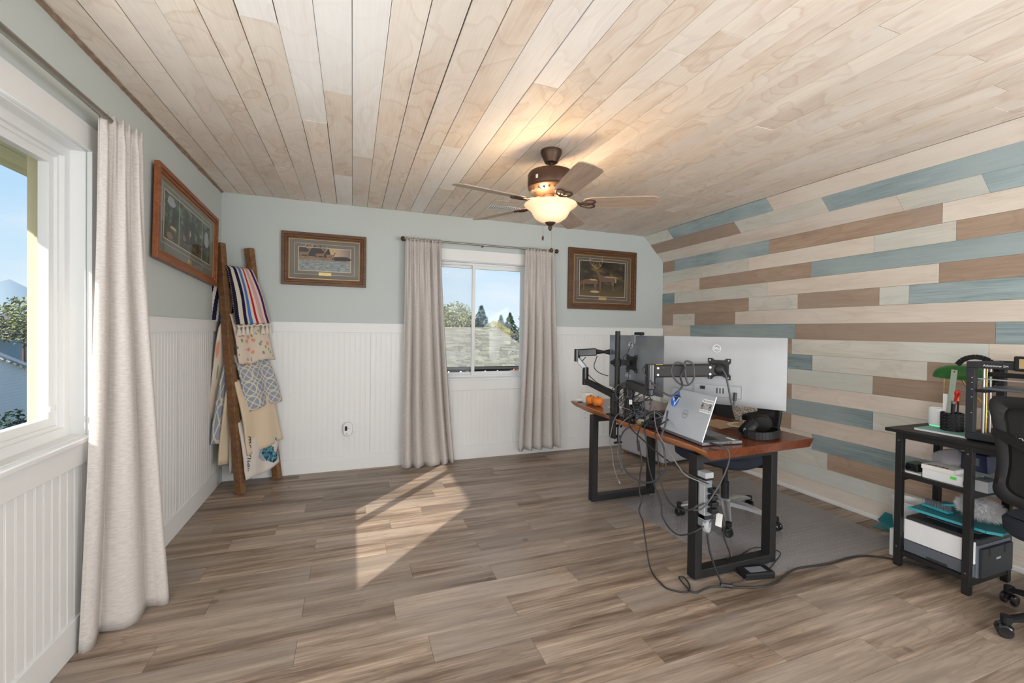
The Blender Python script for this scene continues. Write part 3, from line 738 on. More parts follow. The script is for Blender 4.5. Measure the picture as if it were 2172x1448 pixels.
# ------------------------------------------------------------------ framed prints
ELK = [(0, .55), (.05, .62), (.3, .64), (.5, .62), (.62, .68), (.70, .85), (.76, .90), (.86, .86), (.87, .82), (.78, .79), (.74, .70), (.70, .55), (.66, .42), (.64, .2), (.63, 0), (.59, 0), (.59, .2), (.57, .38), (.3, .36), (.2, .38), (.18, .25), (.14, .2), (.12, 0), (.08, 0), (.09, .2), (.06, .35), (0, .42)]
ELK_GRAZE = [(0, .50), (.06, .62), (.3, .66), (.55, .62), (.72, .52), (.82, .36), (.88, .12), (.83, .06), (.78, .14), (.72, .30), (.66, .36), (.64, .2), (.63, 0), (.59, 0), (.59, .2), (.57, .36), (.3, .34), (.2, .36), (.18, .25), (.14, .2), (.12, 0), (.08, 0), (.09, .2), (.06, .35), (0, .42)]
def picture(label, M, W_, H_, fw, fm, matm, mx, mz0, mz1, art, plaque, figures, depth=.028, panels=None):
    """M: local X right along the wall, local -Y into the room, origin at the centre of the frame on the wall"""
    t = bpy.data.objects.new('framed_print', None); COL.objects.link(t); t.matrix_world = M
    tag(t, label, 'picture', 'framed wildlife prints')
    x, z = W_/2, H_/2
    b = B(); rect_ring(b, -x, x, -z, z, fw*.45, -depth, -.001)
    rect_ring(b, -x+fw*.45, x-fw*.45, -z+fw*.45, z-fw*.45, fw*.3, -depth*.72, -.001)
    rect_ring(b, -x+fw*.75, x-fw*.75, -z+fw*.75, z-fw*.75, fw*.25, -depth*.5, -.001)
    obj('frame', b, fm, t, bevel=.003)
    obj('frame_fillet', rect_ring(B(), -x+fw, x-fw, -z+fw, z-fw, .004, -depth*.5, -.006), 'gold', t)
    ix, iz0, iz1 = x-mx, -z+mz0, z-mz1
    obj('mat_board', rect_ring(rect_ring(B(), -x+fw, x-fw, -z+fw, z-fw, .0, -.0065, -.006), -x+fw, x-fw, -z+fw, z-fw, .002, -.0075, -.004).box(-x+fw, x-fw, -.0065, -.004, -z+fw, z-fw), matm, t)
    g = mx-fw
    obj('mat_line', rect_ring(rect_ring(B(), -ix-g*.45, ix+g*.45, iz0-g*.45, iz1+g*.45, .003, -.0072, -.0066), -ix-.006, ix+.006, iz0-.006, iz1+.006, .006, -.0076, -.0066), 'line_gold', t)
    b = B(); q = b.pts([(-ix, -.0072, iz0), (ix, -.0072, iz0), (ix, -.0072, iz1), (-ix, -.0072, iz1)]); b.face([q, q+1, q+2, q+3], [(0, 0), (1, 0), (1, 1), (0, 1)])
    ms = [art, 'elk_tan', 'elk_dark', 'elk_rim', 'print_tree', 'print_sky', 'line_gold', 'elk_mid']
    PX = lambda u: -ix + 2*ix*u
    PZ = lambda v: iz0 + (iz1-iz0)*v
    lay = -.0073
    for kind, k, u, v, sx_, sz_ in figures:
        lay -= .00006; b.k = k
        if kind in ('elk', 'graze'):
            P = ELK if kind == 'elk' else ELK_GRAZE
            i = b.pts([(PX(u)+sx_*px, lay, PZ(v)+sz_*pz) for px, pz in P]); b.face(range(i, i+len(P)))
            if kind == 'elk':
                b.k = 3; hx, hz = PX(u)+sx_*.74, PZ(v)+sz_*.9
                for s_ in (-1, 1):
                    bs = [(0, 0), (s_*.16-.03, .12), (s_*.26-.04, .34), (s_*.22-.04, .52)]
                    ts = [(bs[1], (s_*.10-.03, .28)), (bs[2], (s_*.12-.03, .42)), (bs[1], (s_*.02+.02, .16))]
                    for a_, c_ in list(zip(bs[:-1], bs[1:])) + ts:
                        a2 = Vector((hx+abs(sx_)*a_[0], 0, hz+sz_*a_[1])); c2 = Vector((hx+abs(sx_)*c_[0], 0, hz+sz_*c_[1]))
                        nn = (c2-a2).cross(Vector((0, 1, 0))).normalized()*.0022
                        i = b.pts([(p.x, lay-.00004, p.z) for p in (a2-nn, a2+nn, c2+nn*.6, c2-nn*.6)]); b.face([i, i+1, i+2, i+3])
        elif kind == 'tree':
            i = b.pts([(PX(u)+sx_*px, lay, PZ(v)+sz_*pz) for px, pz in ((-.5, 0), (.5, 0), (.3, .35), (.36, .35), (.16, .7), (.2, .7), (0, 1), (-.2, .7), (-.16, .7), (-.36, .35), (-.3, .35))]); b.face(range(i, i+11))
        elif kind == 'blob':
            P = [(math.cos(a*.5236), math.sin(a*.5236)) for a in range(12)]
            i = b.pts([(PX(u)+sx_*px*(1+.25*math.sin(3*px+5*pz)), lay, PZ(v)+sz_*pz) for px, pz in P]); b.face(range(i, i+12))
        elif kind == 'bar':
            i = b.pts([(PX(u)+dx*sx_, lay, PZ(v)+dz*sz_) for dx, dz in ((-.5, 0), (.5, 0), (.5, 1), (-.5, 1))]); b.face([i, i+1, i+2, i+3])
    obj('print', b, ms, t)
    pw, ph, pz = plaque
    o = obj('plaque', B().box(-pw/2, pw/2, -.010, -.0065, pz-ph/2, pz+ph/2), 'gold', t, bevel=.002)
    text('plaque_lettering', 'WILDLIFE' if False else '- - - -', ph*.5, basis((0, -.0103, pz), (1, 0, 0), (0, 0, 1), (0, -1, 0)), 'elk_dark', o)
    obj('glass', B().box(-x+fw, x-fw, -.0125, -.012, -z+fw, z-fw), 'picture_glass', t)
    return t
# left wall: the far end hangs nearer the wall, top leaning into the room
tl = math.radians(3.0)
Mx = basis((XL+.003, 3.455, 1.655), (0, 1, 0), (-math.cos(tl), 0, -math.sin(tl)), (-math.sin(tl)*-1, 0, math.cos(tl))) @ Matrix.Translation((0, 0, .265))
picture('reddish oak framed print of a forest camp hung on the left wall', Mx, 1.12, .535, .058, 'oak_red', 'mat_grey', .135, .145, .115, 'print_forest', (.06, .028, -.186),
        [('bar', 6, .27, 0, .008, .30), ('bar', 6, .78, 0, .008, .30), ('tree', 4, .42, .15, .10, .22), ('tree', 4, .55, .2, .12, .2), ('tree', 4, .16, .3, .08, .16), ('blob', 5, .90, .6, .05, .06), ('blob', 5, .12, .85, .06, .03), ('blob', 3, .50, .45, .012, .022), ('blob', 1, .38, .25, .03, .018), ('blob', 3, .16, .30, .05, .010), ('blob', 1, .1, .1, .05, .02), ('blob', 2, .68, .22, .035, .035)])
MB = lambda x, z: basis((x, YB-.002, z), (1, 0, 0), (0, 1, 0), (0, 0, 1))
picture('wide oak framed print of running elk, left of the back window', MB(-.238, 1.923), .703, .468, .058, 'oak_dark', 'mat_taupe', .138, .135, .13, 'print_valley', (.105, .030, -.128),
        [('tree', 4, .30, .62, .10, .10), ('tree', 4, .42, .6, .10, .11), ('tree', 4, .56, .62, .06, .08), ('tree', 4, .15, .62, .12, .10), ('blob', 4, .86, .58, .07, .02), ('blob', 4, .75, .57, .05, .018), ('elk', 1, .00, .50, .115, .095), ('elk', 1, .32, .50, .10, .085), ('elk', 1, .52, .51, .10, .075)])
picture('squarish dark framed print of a bull elk, right of the back window', MB(2.66, 1.897), .885, .675, .072, 'oak_dark', 'mat_umber', .148, .150, .135, 'print_dusk', (.10, .030, -.214),
        [('graze', 7, .40, .16, -.30, .20), ('blob', 3, .30, .47, .055, .008), ('elk', 7, .80, .17, -.34, .27), ('blob', 3, .70, .565, .10, .004), ('blob', 3, .795, .49, .006, .035), ('blob', 3, .33, .13, .06, .012)])

# ------------------------------------------------------------------ wall outlets and plug-in
def outlet(label, x, z, two=False):
    t = thing('wall_outlet', label, 'outlet', (x, YB-.007, z), 0)
    obj('cover_plate', B().box(-.057, .057, -.006, 0, -.036, .036) if two else B().box(-.036, .036, -.006, 0, -.058, .058), 'white_plastic', t, bevel=.003)
    if not two:
        for s_ in (-1, 1):
            r_ = obj('receptacle', B().box(-.017, .017, -.009, -.006, s_*.026-.014, s_*.026+.014), 'vinyl_white', t, bevel=.004)
            obj('slot', B().box(-.008, -.005, -.0095, -.0088, s_*.026-.005, s_*.026+.006).box(.005, .008, -.0095, -.0088, s_*.026-.005, s_*.026+.006), 'dark_print', r_)
    return t
outlet('white outlet turned sideways behind the oval plug-in monitor', -.022, .385, True)
outlet('white wall outlet behind the desk, near the pumpkins', 2.458, .37)
t = thing('plug_in_monitor', 'white oval plug-in air monitor with dark display on the back wall', 'monitor', (-.032, YB-.0135, .385))
b = B(); P = [(.042*math.copysign(abs(math.cos(a))**.8, math.cos(a)), .063*math.copysign(abs(math.sin(a))**.85, math.sin(a))) for a in [k*PI/14 for k in range(28)]]
b.prism(P, 0, .034, Matrix.Rotation(PI/2, 4, 'X'))
obj('case', b, 'white_plastic', t, bevel=.006, smooth=50)
obj('display', B().cbox((-.016, -.0345, .008), (.020, .002, .040)), 'black_gloss', t)
obj('button', B().cyl(.004, 0, .002, 10, Tm(.010, -.034, .008, PI/2)), 'grey_plastic', t)
obj('button', B().cyl(.0025, 0, .002, 10, Tm(.0, -.034, .008, PI/2)), 'grey_plastic', t)
obj('sensor_vent', B().prism([(-.014, -.028), (-.004, -.042), (.002, -.042), (.0, -.034)], 0, .0015, Tm(-.004, -.034, -.006, PI/2)), 'grey_plastic', t)

# ------------------------------------------------------------------ blanket ladder
Lf, Lt = Vector((-.81, 3.90, 0)), Vector((-1.0, 4.07, 1.975))
Rf, Rt = Vector((-.60, 4.215, 0)), Vector((-.83, 4.235, 1.975))
LN = Vector((.83, -.55, 0)).normalized()
t = thing('blanket_ladder', 'brown wooden ladder leaning across the corner, draped with blankets', 'ladder', (-.75, 4.05, 0))
for a, b_ in ((Lf, Lt), (Rf, Rt)):
    obj('rail', WB(t).bar(a, b_, .050, .062, LN), 'ladder_wood', t, bevel=.004)
LP = lambda s, q, off=0.0: (Lf.lerp(Lt, q)).lerp(Rf.lerp(Rt, q), s) + LN*off
RUNGS = (.895, .70, .535, .43, .27)
for q in RUNGS: obj('rung', WB(t).tube([LP(.04, q), LP(.96, q)], .016, 10), 'ladder_wood', t, smooth=40)

def blanket(name, label, q, top, bot, back_len, off, mat, thick, seed, back=(-.1, .9), ripple=.008, hem=0.0):
    """drapes over the rung at Q: front lies down the ladder from TOP (s0, s1) to BOT (s0, t0, s1, t1), back hangs straight"""
    rs = random.Random(seed); p1, p2 = rs.uniform(0, 6), rs.uniform(0, 6)
    nb, na, nf = 10, 6, 18; nv = nb+na+nf
    def fn(u, v):
        k = v*nv
        if k <= nb:                                     # back, hanging down from behind the rung
            g = 1-k/nb; s_ = back[0]+(back[1]-back[0])*u
            s_ = s_*g**.5 + (top[0]+(top[1]-top[0])*u)*(1-g**.5)
            p = LP(s_, q, -.030-.010*g) ; p = p + Vector((0, 0, -g*back_len)) + LN*(ripple*math.sin(9*u+4*g+p1)*g)
        elif k <= nb+na:
            g = (k-nb)/na; a = PI*(1-g)
            p = LP(top[0]+(top[1]-top[0])*u, q, 0); d = LN*math.cos(a)*(.030+(off-.030)*g) + Vector((0, 0, 1))*math.sin(a)*.032
            p = p + d
        else:
            g = (k-nb-na)/nf
            qa = bot[1]+(bot[3]-bot[1])*u; qq = q+(qa-q)*g
            s0 = top[0]+(bot[0]-top[0])*g; s1 = top[1]+(bot[2]-top[1])*g
            p = LP(s0+(s1-s0)*u, qq, off + .040*g + ripple*math.sin(10*u+p2+1.5*g)*min(1, g*2) + .012*math.sin(PI*min(1, g*1.2)))
            p.z += hem*math.sin(2*PI*u*1.2+p1)*g*g
        return p
    r = bpy.data.objects.new(name, None); COL.objects.link(r); c = LP(.5, q); r.location = c
    tag(r, label, 'blanket', 'blankets on the ladder')
    b = WB(r); b.grid(fn, 26, nv)
    obj('cover', b, mat, r, smooth=180, solid=thick)
    return r, fn
r1, f1 = blanket('crochet_blanket', 'striped crochet blanket with tassels on the top rung of the ladder', .895, (.0, .86), (-.02, .672, 1.13, .682), .42, .052, 'crochet', .008, 1, back=(-.42, .55))
for k, u in enumerate((.06, .17, .30, .44, .72, .84, .96)):
    p = Vector(f1(u, 1.0)); b = WB(r1)
    M = Matrix.Translation(p + LN*.004 + Vector((0, 0, -.008)))
    b.lathe([(.004, 0), (.011, -.008), (.010, -.018), (.006, -.022), (.013, -.034), (.020, -.072), (.019, -.080)], 9, M)
    obj('tassel', b, 'crochet_cream', r1, smooth=60)
b = WB(r1); b.tube([Vector(f1(.02+.96*k/30, 1.0))+Vector((0, 0, -.006-.010*abs(math.sin(PI*k/5))))+LN*.004 for k in range(31)], .008, 6)
obj('scalloped_edge', b, 'crochet_cream', r1, smooth=60)
blanket('floral_blanket', 'cream blanket with peach flowers under the crochet one on the ladder', .70, (.02, 1.0), (.0, .513, 1.17, .525), .80, .040, 'floral', .012, 2, back=(-.40, .5), hem=-.012)
blanket('trellis_blanket', 'grey blue blanket with a cream lattice in the middle of the ladder', .535, (.04, 1.02), (.20, .322, 1.18, .342), .66, .034, 'trellis', .012, 3, back=(-.36, .5), ripple=.014, hem=-.006)
blanket('cream_blanket', 'plain cream fleece blanket low on the ladder', .43, (.0, 1.0), (.05, .150, 1.11, .172), .62, .030, 'cream_fleece', .016, 4, back=(-.22, .6), ripple=.010)
r5, f5 = blanket('mountain_blanket', 'white blanket printed with blue mountains and script on the lowest rung', .27, (.0, .98), (-.02, .055, .90, .075), .38, .030, 'white_throw', .012, 5, back=(-.05, .8), hem=-.012)
nvv = 34.0
def onb(u, g, d=.0085): return Vector(f5(u, (16+18*g)/nvv)) + LN*d
b = WB(r5)
for poly in ([(.50, .62), (.70, .40), (.96, .42), (.97, .74), (.92, .90), (.80, .92), (.62, .80)],):
    i = b.pts([onb(u, g) for u, g in poly]); n_ = len(poly)
    c_ = b.pts([onb(.8, .66, .0085)])
    for k in range(n_): b.face([i+k, i+(k+1) % n_, c_], [poly[k], poly[(k+1) % n_], (.8, .66)])
obj('mountain_print', b, 'mountain_print', r5)
b = WB(r5); i = b.pts([onb(u, g, .008) for u, g in ((.38, .66), (.52, .48), (.60, .62), (.58, .80), (.50, .76))]); b.face([i, i+1, i+2, i+3, i+4]); obj('mountain_print', b, 'line_gold' if False else 'print_sky', r5)
pa, pb = onb(.14, .30, .012), onb(.13, .90, .012)
zx = (pb-pa).normalized(); zn = LN; zy = zn.cross(zx)
Mt = Matrix.Translation(-r5.location) @ basis((pa+pb)/2, zx, zy, zn)
text('script_lettering', 'mountains', .08, Mt, 'dark_print', r5, .0006, .35)

# ------------------------------------------------------------------ ceiling vent
t = thing('ceiling_vent', 'small white slatted air vent in the ceiling near the back wall', 'vent', (1.303, 3.815, CH-.0015))
b = B(); rect_ring(b, -.15, .15, -.07, .07, .022, 0, .006, Matrix.Rotation(PI/2, 4, 'X')); obj('frame', b, 'vinyl_white', t, bevel=.001)
obj('duct', B().box(-.13, .13, -.05, .05, -.0012, -.0004), 'grey_plastic', t)
for k in range(13): obj('slat', B().cbox((-.12+.02*k, 0, -.004), (.009, .096, .006), None), 'vinyl_white', t)

# ------------------------------------------------------------------ ceiling fan
FX, FY = 1.159, 2.482
t = thing('ceiling_fan', 'bronze ceiling fan with five wooden blades and a lit glass bowl', 'ceiling fan', (FX, FY, CH))
dz = lambda z: z-CH
obj('canopy', B().lathe([(.045, dz(2.4385)), (.066, dz(2.435)), (.067, dz(2.42)), (.058, dz(2.40)), (.046, dz(2.375)), (.040, dz(2.362)), (.028, dz(2.36))], 32), 'bronze', t, smooth=40)
obj('downrod', B().cyl(.0125, dz(2.30), dz(2.365), 16).cyl(.022, dz(2.30), dz(2.318), 16), 'bronze', t, smooth=40)
obj('motor_housing', B().lathe([(.02, dz(2.308)), (.10, dz(2.306)), (.135, dz(2.296)), (.146, dz(2.28)), (.146, dz(2.215)), (.141, dz(2.205)), (.143, dz(2.198)), (.135, dz(2.188)), (.10, dz(2.168)), (.075, dz(2.158)), (.05, dz(2.156))], 40), 'bronze', t, smooth=35)
for k in range(24):
    a = 2*PI*k/24
    obj('cooling_slot', B().cbox((.117, 0, dz(2.1745)), (.030, .008, .008), Matrix.Rotation(a, 4, 'Z') @ Tm(0, 0, 0)), 'dark_print', t)
obj('maker_tag', B().cbox((0, -.1465, dz(2.24)), (.016, .001, .022), Matrix.Rotation(-1.05, 4, 'Z')), 'paper', t)
obj('switch_housing', B().lathe([(.046, dz(2.158)), (.050, dz(2.15)), (.050, dz(2.118)), (.042, dz(2.112))], 28).cyl(.075, dz(2.106), dz(2.113), 28), 'bronze', t, smooth=40)
for k in range(5):
    A = math.radians(335+72*k)
    M = Matrix.Rotation(A, 4, 'Z') @ Tm(0, 0, dz(2.118)) 
    P = [(.215, -.052), (.26, -.062), (.56, -.072), (.625, -.070), (.648, -.052), (.655, 0), (.648, .052), (.625, .070), (.56, .072), (.26, .062), (.215, .052), (.20, .02), (.20, -.02)]
    bl = obj('blade', B().prism(P, -.003, .003), 'blade_wood', t, bevel=.0015)
    bl.matrix_local = M @ Tm(0, 0, -.008, math.radians(-13))
    b = B(); Mi = Tm(0, 0, -.0165, math.radians(-13))
    b.tube([(.085, 0, .020), (.12, 0, .004), (.155, 0, -.004), (.19, 0, -.0145)], .007, 8)
    for s_ in (-1, 1):
        b.tube(spline([(.175, 0, 0), (.20, s_*.030, 0), (.245, s_*.048, 0), (.275, s_*.030, 0), (.262, s_*.006, 0), (.235, 0, 0)], 4), .0042, 6, M=Mi)
    b.tube(spline([(.185, 0, 0), (.22, .012, 0), (.262, .002, 0)], 3), .0038, 6, M=Mi); b.tube(spline([(.185, 0, 0), (.22, -.012, 0), (.262, -.002, 0)], 3), .0038, 6, M=Mi)
    ir = obj('blade_iron', b, 'bronze', t, smooth=60); ir.matrix_local = M
bo = obj('light_bowl', B().lathe([(.150, dz(2.106)), (.163, dz(2.103)), (.166, dz(2.097)), (.157, dz(2.088)), (.138, dz(2.076)), (.122, dz(2.060)), (.112, dz(2.040)), (.098, dz(2.018)), (.072, dz(2.000)), (.042, dz(1.990)), (.020, dz(1.985))], 40, cap=False), 'alabaster', t, smooth=60)
md = bo.modifiers.new('solidify', 'SOLIDIFY'); md.thickness = .004
obj('finial', B().lathe([(.034, dz(1.994)), (.034, dz(1.988)), (.022, dz(1.976)), (.010, dz(1.968)), (.014, dz(1.958)), (.010, dz(1.944)), (.003, dz(1.938))], 20), 'bronze', t, smooth=50)
for k, (x, y, zt, zb, r) in enumerate(((.004, -.012, 1.945, 1.812, .013), (-.048, .004, 1.985, 1.886, .007))):
    pc = obj('pull_chain', B().tube([(x, y, dz(zt)), (x, y, dz(zb+.01))], .0014, 6), 'nickel', t)
    obj('chain_pull', B().lathe([(.002, dz(zb+.018)), (r*.9, dz(zb+.008)), (r, dz(zb)), (r*.6, dz(zb-.010)), (.002, dz(zb-.012))], 12, Tm(x, y, 0)), 'bronze', pc, smooth=60)
for k in range(2):
    a = .6 + PI*k
    obj('light_bulb', B().ball((.07*math.cos(a), .07*math.sin(a), dz(2.072)), .026, 12, 8), 'bulb_glow', t, smooth=180)
    d = bpy.data.lights.new('fan_bulb', 'POINT'); d.energy = 8.5; d.color = (1, .72, .42); d.shadow_soft_size = .03
    o = bpy.data.objects.new('fan_bulb', d); COL.objects.link(o); o.location = (FX+.125*math.cos(a), FY+.125*math.sin(a), 2.108)

# ------------------------------------------------------------------ desk
DZ = .725
t = thing('desk', 'live edge cherry wood desk on two black steel frame legs', 'desk', (2.0, 2.35, 0))
b = WB(t); st = []
N_ = 40
for i in range(N_+1):
    g = i/N_; y = 1.662+(3.243-1.662)*g
    xl = 1.633+.09*g + .010*math.sin(9*g+.6) + .007*math.sin(21*g)
    xr = 2.445+.008*g
    yt = y if 0 < i < N_ else y
    sh = lambda x: .037*(x-1.633)/.81
    st.append([(xl+.050+.01*math.sin(13*g), y+.018*(1-g)**8, .674), (xl+.022, y+.006*(1-g)**8, .696), (xl+.004, y, .716), (xl, y, DZ-.003), (xl+.004, y, DZ), (xr-.003, y+sh(xr), DZ), (xr, y+sh(xr), DZ-.004), (xr-.012, y+sh(xr)+.012*(1-g)**8, .674)])
i0 = b.pts([p for s_ in st for p in s_]); n = 8
for i in range(N_):
    for k in range(n):
        j = (k+1) % n; b.k = 1 if k in (0, 1, 2, 3) else 0
        b.face([i0+i*n+k, i0+i*n+j, i0+(i+1)*n+j, i0+(i+1)*n+k])
b.k = 0; b.face([i0+k for k in range(n)]); b.face([i0+N_*n+k for k in range(n)][::-1])
top = obj('tabletop', b, ['cherry_top', 'cherry_edge'], t, smooth=35)
top.matrix_local = Matrix.Rotation(PI/2, 4, 'Z'); top.data.transform(Matrix.Rotation(-PI/2, 4, 'Z'))
for nm, y0, y1, xa, xb in (('near', 1.781, 1.840, 1.693, 2.274), ('far', 2.862, 2.921, 1.720, 2.298)):
    M = basis((0, 0, 0), (1, 0, 0), (0, 1, 0), (0, 0, 1))
    b = WB(t); rect_ring(b, xa, xb, .014, .672, .046, y0, y1)
    lf = obj('leg_frame', b, 'black_steel', t, bevel=.003)
    for x in (xa+.023, xb-.023):
        b = WB(t); b.cyl(.016, .0028, .008, 14, Tm(x, (y0+y1)/2, 0)); b.cyl(.006, .008, .016, 8, Tm(x, (y0+y1)/2, 0))
        obj('levelling_foot', b, 'nickel', lf, smooth=40)

# ------------------------------------------------------------------ monitors and arms
def dell_ring(parent, M, r, mt):
    b = B(); b.tube([(r*math.cos(2*PI*k/36), 0, r*math.sin(2*PI*k/36)) for k in range(36)], r*.055, 5, True)
    o = obj('logo_ring', b, mt, parent, smooth=60); o.matrix_local = M
    text('logo_lettering', 'DELL', r*.74, M @ basis((0, -.0004, 0), (1, 0, 0), (0, 0, 1), (0, -1, 0)), mt, parent, .0004)

def monitor(label, TL, TR, zt, zb, shell, mark, port):
    """local X along the back from the seen left to right, local +Y towards the screen; origin at the panel centre"""
    a = math.atan2(TR[1]-TL[1], TR[0]-TL[0]); W_ = math.hypot(TR[0]-TL[0], TR[1]-TL[1]); H_ = zt-zb
    t = thing('computer_monitor', label, 'monitor', ((TL[0]+TR[0])/2, (TL[1]+TR[1])/2, (zt+zb)/2), a)
    x, z = W_/2, H_/2
    b = B()
    n = 14
    def back(u, v):
        px, pz = (u-.5)*2, (v-.5)*2
        e = max(0, 1-abs(px)**3.2)*max(0, 1-abs(pz+.15)**4) if pz > -1 else 0
        return (px*x, -.006-.030*min(1, e*1.25), pz*z)
    b.grid(back, 24, 18)
    b.box(-x, x, -.0058, -.002, -z, z)
    obj('back_shell', b, shell, t, smooth=50)
    b = B(); rect_ring(b, -x, x, -z, z, .009, -.002, .015); b.box(-x+.009, x-.009, -.002, .0135, -z+.009, z-.009)
    obj('screen', b, 'black_gloss', t)
    dell_ring(t, Tm(-.015, -.0372, z*.66), .021, mark)
    if port:
        o = obj('port_recess', B().box(-.135, .115, -.0395, -.030, -z*.77, -z*.42), 'silver_plastic', t, bevel=.004)
        b = B(); rect_ring(b, -.14, .12, -z*.80, -z*.38, .004, -.041, -.030); obj('recess_rim', b, 'silver_plastic', t)
        for k in range(3): obj('port', B().box(-.012+.016*k, -.007+.016*k, -.0405, -.038, -z*.66, -z*.50), 'black_gloss', t)
        obj('port', B().box(-.098, -.074, -.050, -.038, -z*.56, -z*.47), 'black_plastic', t)
    return t, a
m2, a2 = monitor('white backed monitor on a big black arm above the laptop', (1.819, 2.200), (2.167, 1.654), 1.288, .901, 'silver_plastic', 'white_print', True)
m1, a1 = monitor('dark grey backed monitor on a black pole at the far end of the desk', (1.812, 2.790), (1.838, 2.190), 1.286, .902, 'graphite', 'white_print', False)
obj('label_strip', B().box(-.07, -.01, -.0375, -.034, -.095, -.075), 'silver_metal', m1)

def vesa(b, x=0, z=0, y=0):
    """plate with four ears, lying at y in local space"""
    P = [(-.060, -.060), (-.038, -.060), (-.030, -.048), (-.012, -.040), (.012, -.040), (.030, -.048), (.038, -.060), (.060, -.060), (.060, -.036), (.050, -.024), (.050, .024), (.060, .036), (.060, .060), (.036, .060), (.026, .050), (-.026, .050), (-.036, .060), (-.060, .060), (-.060, .036), (-.050, .024), (-.050, -.024), (-.060, -.036)]
    b.prism(P, 0, .004, Tm(x, y, z, PI/2))
    return b
def screws(parent, M, r=.0042):
    for sx_ in (-1, 1):
        for sz_ in (-1, 1):
            o = obj('screw', B().cyl(r, 0, .0025, 10, Tm(sx_*.049, 0, sz_*.049, PI/2)), 'nickel', parent); o.matrix_local = M
def loc_in(root, parent_mon, p): 
    Mw = Matrix.Translation(parent_mon.location) @ Matrix.Rotation(parent_mon.rotation_euler[2], 4, 'Z')
    return Mw @ Vector(p)

# big arm holding the white monitor
t = thing('monitor_mount', 'big black gas spring arm carrying the white monitor', 'monitor arm', (1.72, 2.42, DZ))
b = WB(t); b.box(1.675, 1.765, 2.375, 2.465, DZ, DZ+.012); b.cyl(.030, DZ+.012, .86, 24, Tm(1.72, 2.42, 0)); b.cyl(.036, .86, .935, 24, Tm(1.72, 2.42, 0))
obj('base_post', b, 'black_steel', t, smooth=40, bevel=.002)
b = WB(t); b.bar((1.72, 2.42, .968), (1.60, 2.05, .968), .050, .05)
obj('lower_arm', b, 'black_steel', t, bevel=.008)
b = WB(t); b.cyl(.031, .985, 1.128, 24, Tm(1.60, 2.05, 0)).cyl(.024, .95, .985, 24, Tm(1.60, 2.05, 0))
obj('elbow_joint', b, 'black_gloss', t, smooth=40, bevel=.003)
pv = loc_in(t, m2, (0, -.062, .012))
pe = Vector((1.60, 2.05, 1.088)); ph = pv + Vector((-.012, .0, -.005)); dirv = (ph-pe)
b = WB(t); b.bar(pe + dirv*.03, pe + dirv*.93, .046, .072); 
ua = obj('upper_arm', b, 'black_steel', t, bevel=.009)
sdv = dirv.normalized().cross(Vector((0, 0, 1))).normalized()
for q_ in (.10, .88):
    for hz in (.018, -.020):
        p = pe + dirv*q_ + sdv*.023 + Vector((0, 0, hz)); q = sdv.to_track_quat('Z', 'Y').to_matrix().to_4x4()
        b = WB(t); b.cyl(.0065, 0, .003, 12, Matrix.Translation(p) @ q); obj('pivot_bolt', b, 'nickel', ua, smooth=40)
b = WB(t); b.bar(pe + dirv*.05 + Vector((0, 0, .037)), pe+dirv*.18 + Vector((0, 0, .037)), .018, .002); obj('warning_label', b, 'yellow', ua)
b = WB(t); b.bar(pe + dirv*.92, pv + Vector((0, 0, .0)), .030, .055); b.ball(tuple(pv), .036, 14, 8)
obj('tilt_head', b, 'black_plastic', t, smooth=50)
Mv = Matrix.Translation(m2.location) @ Matrix.Rotation(a2, 4, 'Z')
b = WB(t); vesa(B(), 0, 0, 0); bb = B(b.M @ Mv); vesa(bb, 0, .012, -.038); vp = obj('vesa_plate', bb, 'black_steel', t, bevel=.001)
screws(vp, b.M @ Mv @ Tm(0, -.042, .012))

# pole mount and second arm for the dark monitor
t = thing('monitor_pole', 'thin black pole stand clamped to the desk edge, carrying the dark monitor', 'monitor stand', (1.70, 2.53, DZ))
b = WB(t); b.cyl(.017, DZ+.01, 1.315, 18, Tm(1.70, 2.53, 0)); obj('pole', b, 'black_steel', t, smooth=40, bevel=.002)
b = WB(t); b.box(1.674, 1.735, 2.50, 2.56, DZ, DZ+.010).box(1.664, 1.676, 2.495, 2.565, .585, DZ+.010).box(1.664, 1.73, 2.515, 2.545, .585, .600)
cl = obj('desk_clamp', b, 'black_steel', t, bevel=.004)
b = WB(t); b.cyl(.006, .555, .664, 10, Tm(1.715, 2.53, 0)).cyl(.026, .660, .670, 18, Tm(1.715, 2.53, 0)).box(1.685, 1.745, 2.524, 2.536, .545, .558)
obj('clamp_screw', b, 'black_plastic', cl, smooth=40)
pm = loc_in(t, m1, (0, -.05, .0))
b = WB(t); b.cyl(.026, 1.075, 1.125, 18, Tm(1.70, 2.53, 0)); b.bar((1.70, 2.53, 1.10), (pm.x, 2.50, 1.10), .030, .036); b.ball((1.672, 2.548, 1.10), .015, 10, 8)
obj('pole_bracket', b, 'black_plastic', t, smooth=45)
Mv = Matrix.Translation(m1.location) @ Matrix.Rotation(a1, 4, 'Z')
bb = B(WB(t).M @ Mv); vesa(bb, 0, 0, -.038); vp = obj('vesa_plate', bb, 'black_steel', t, bevel=.001)
screws(vp, WB(t).M @ Mv @ Tm(0, -.042, 0))

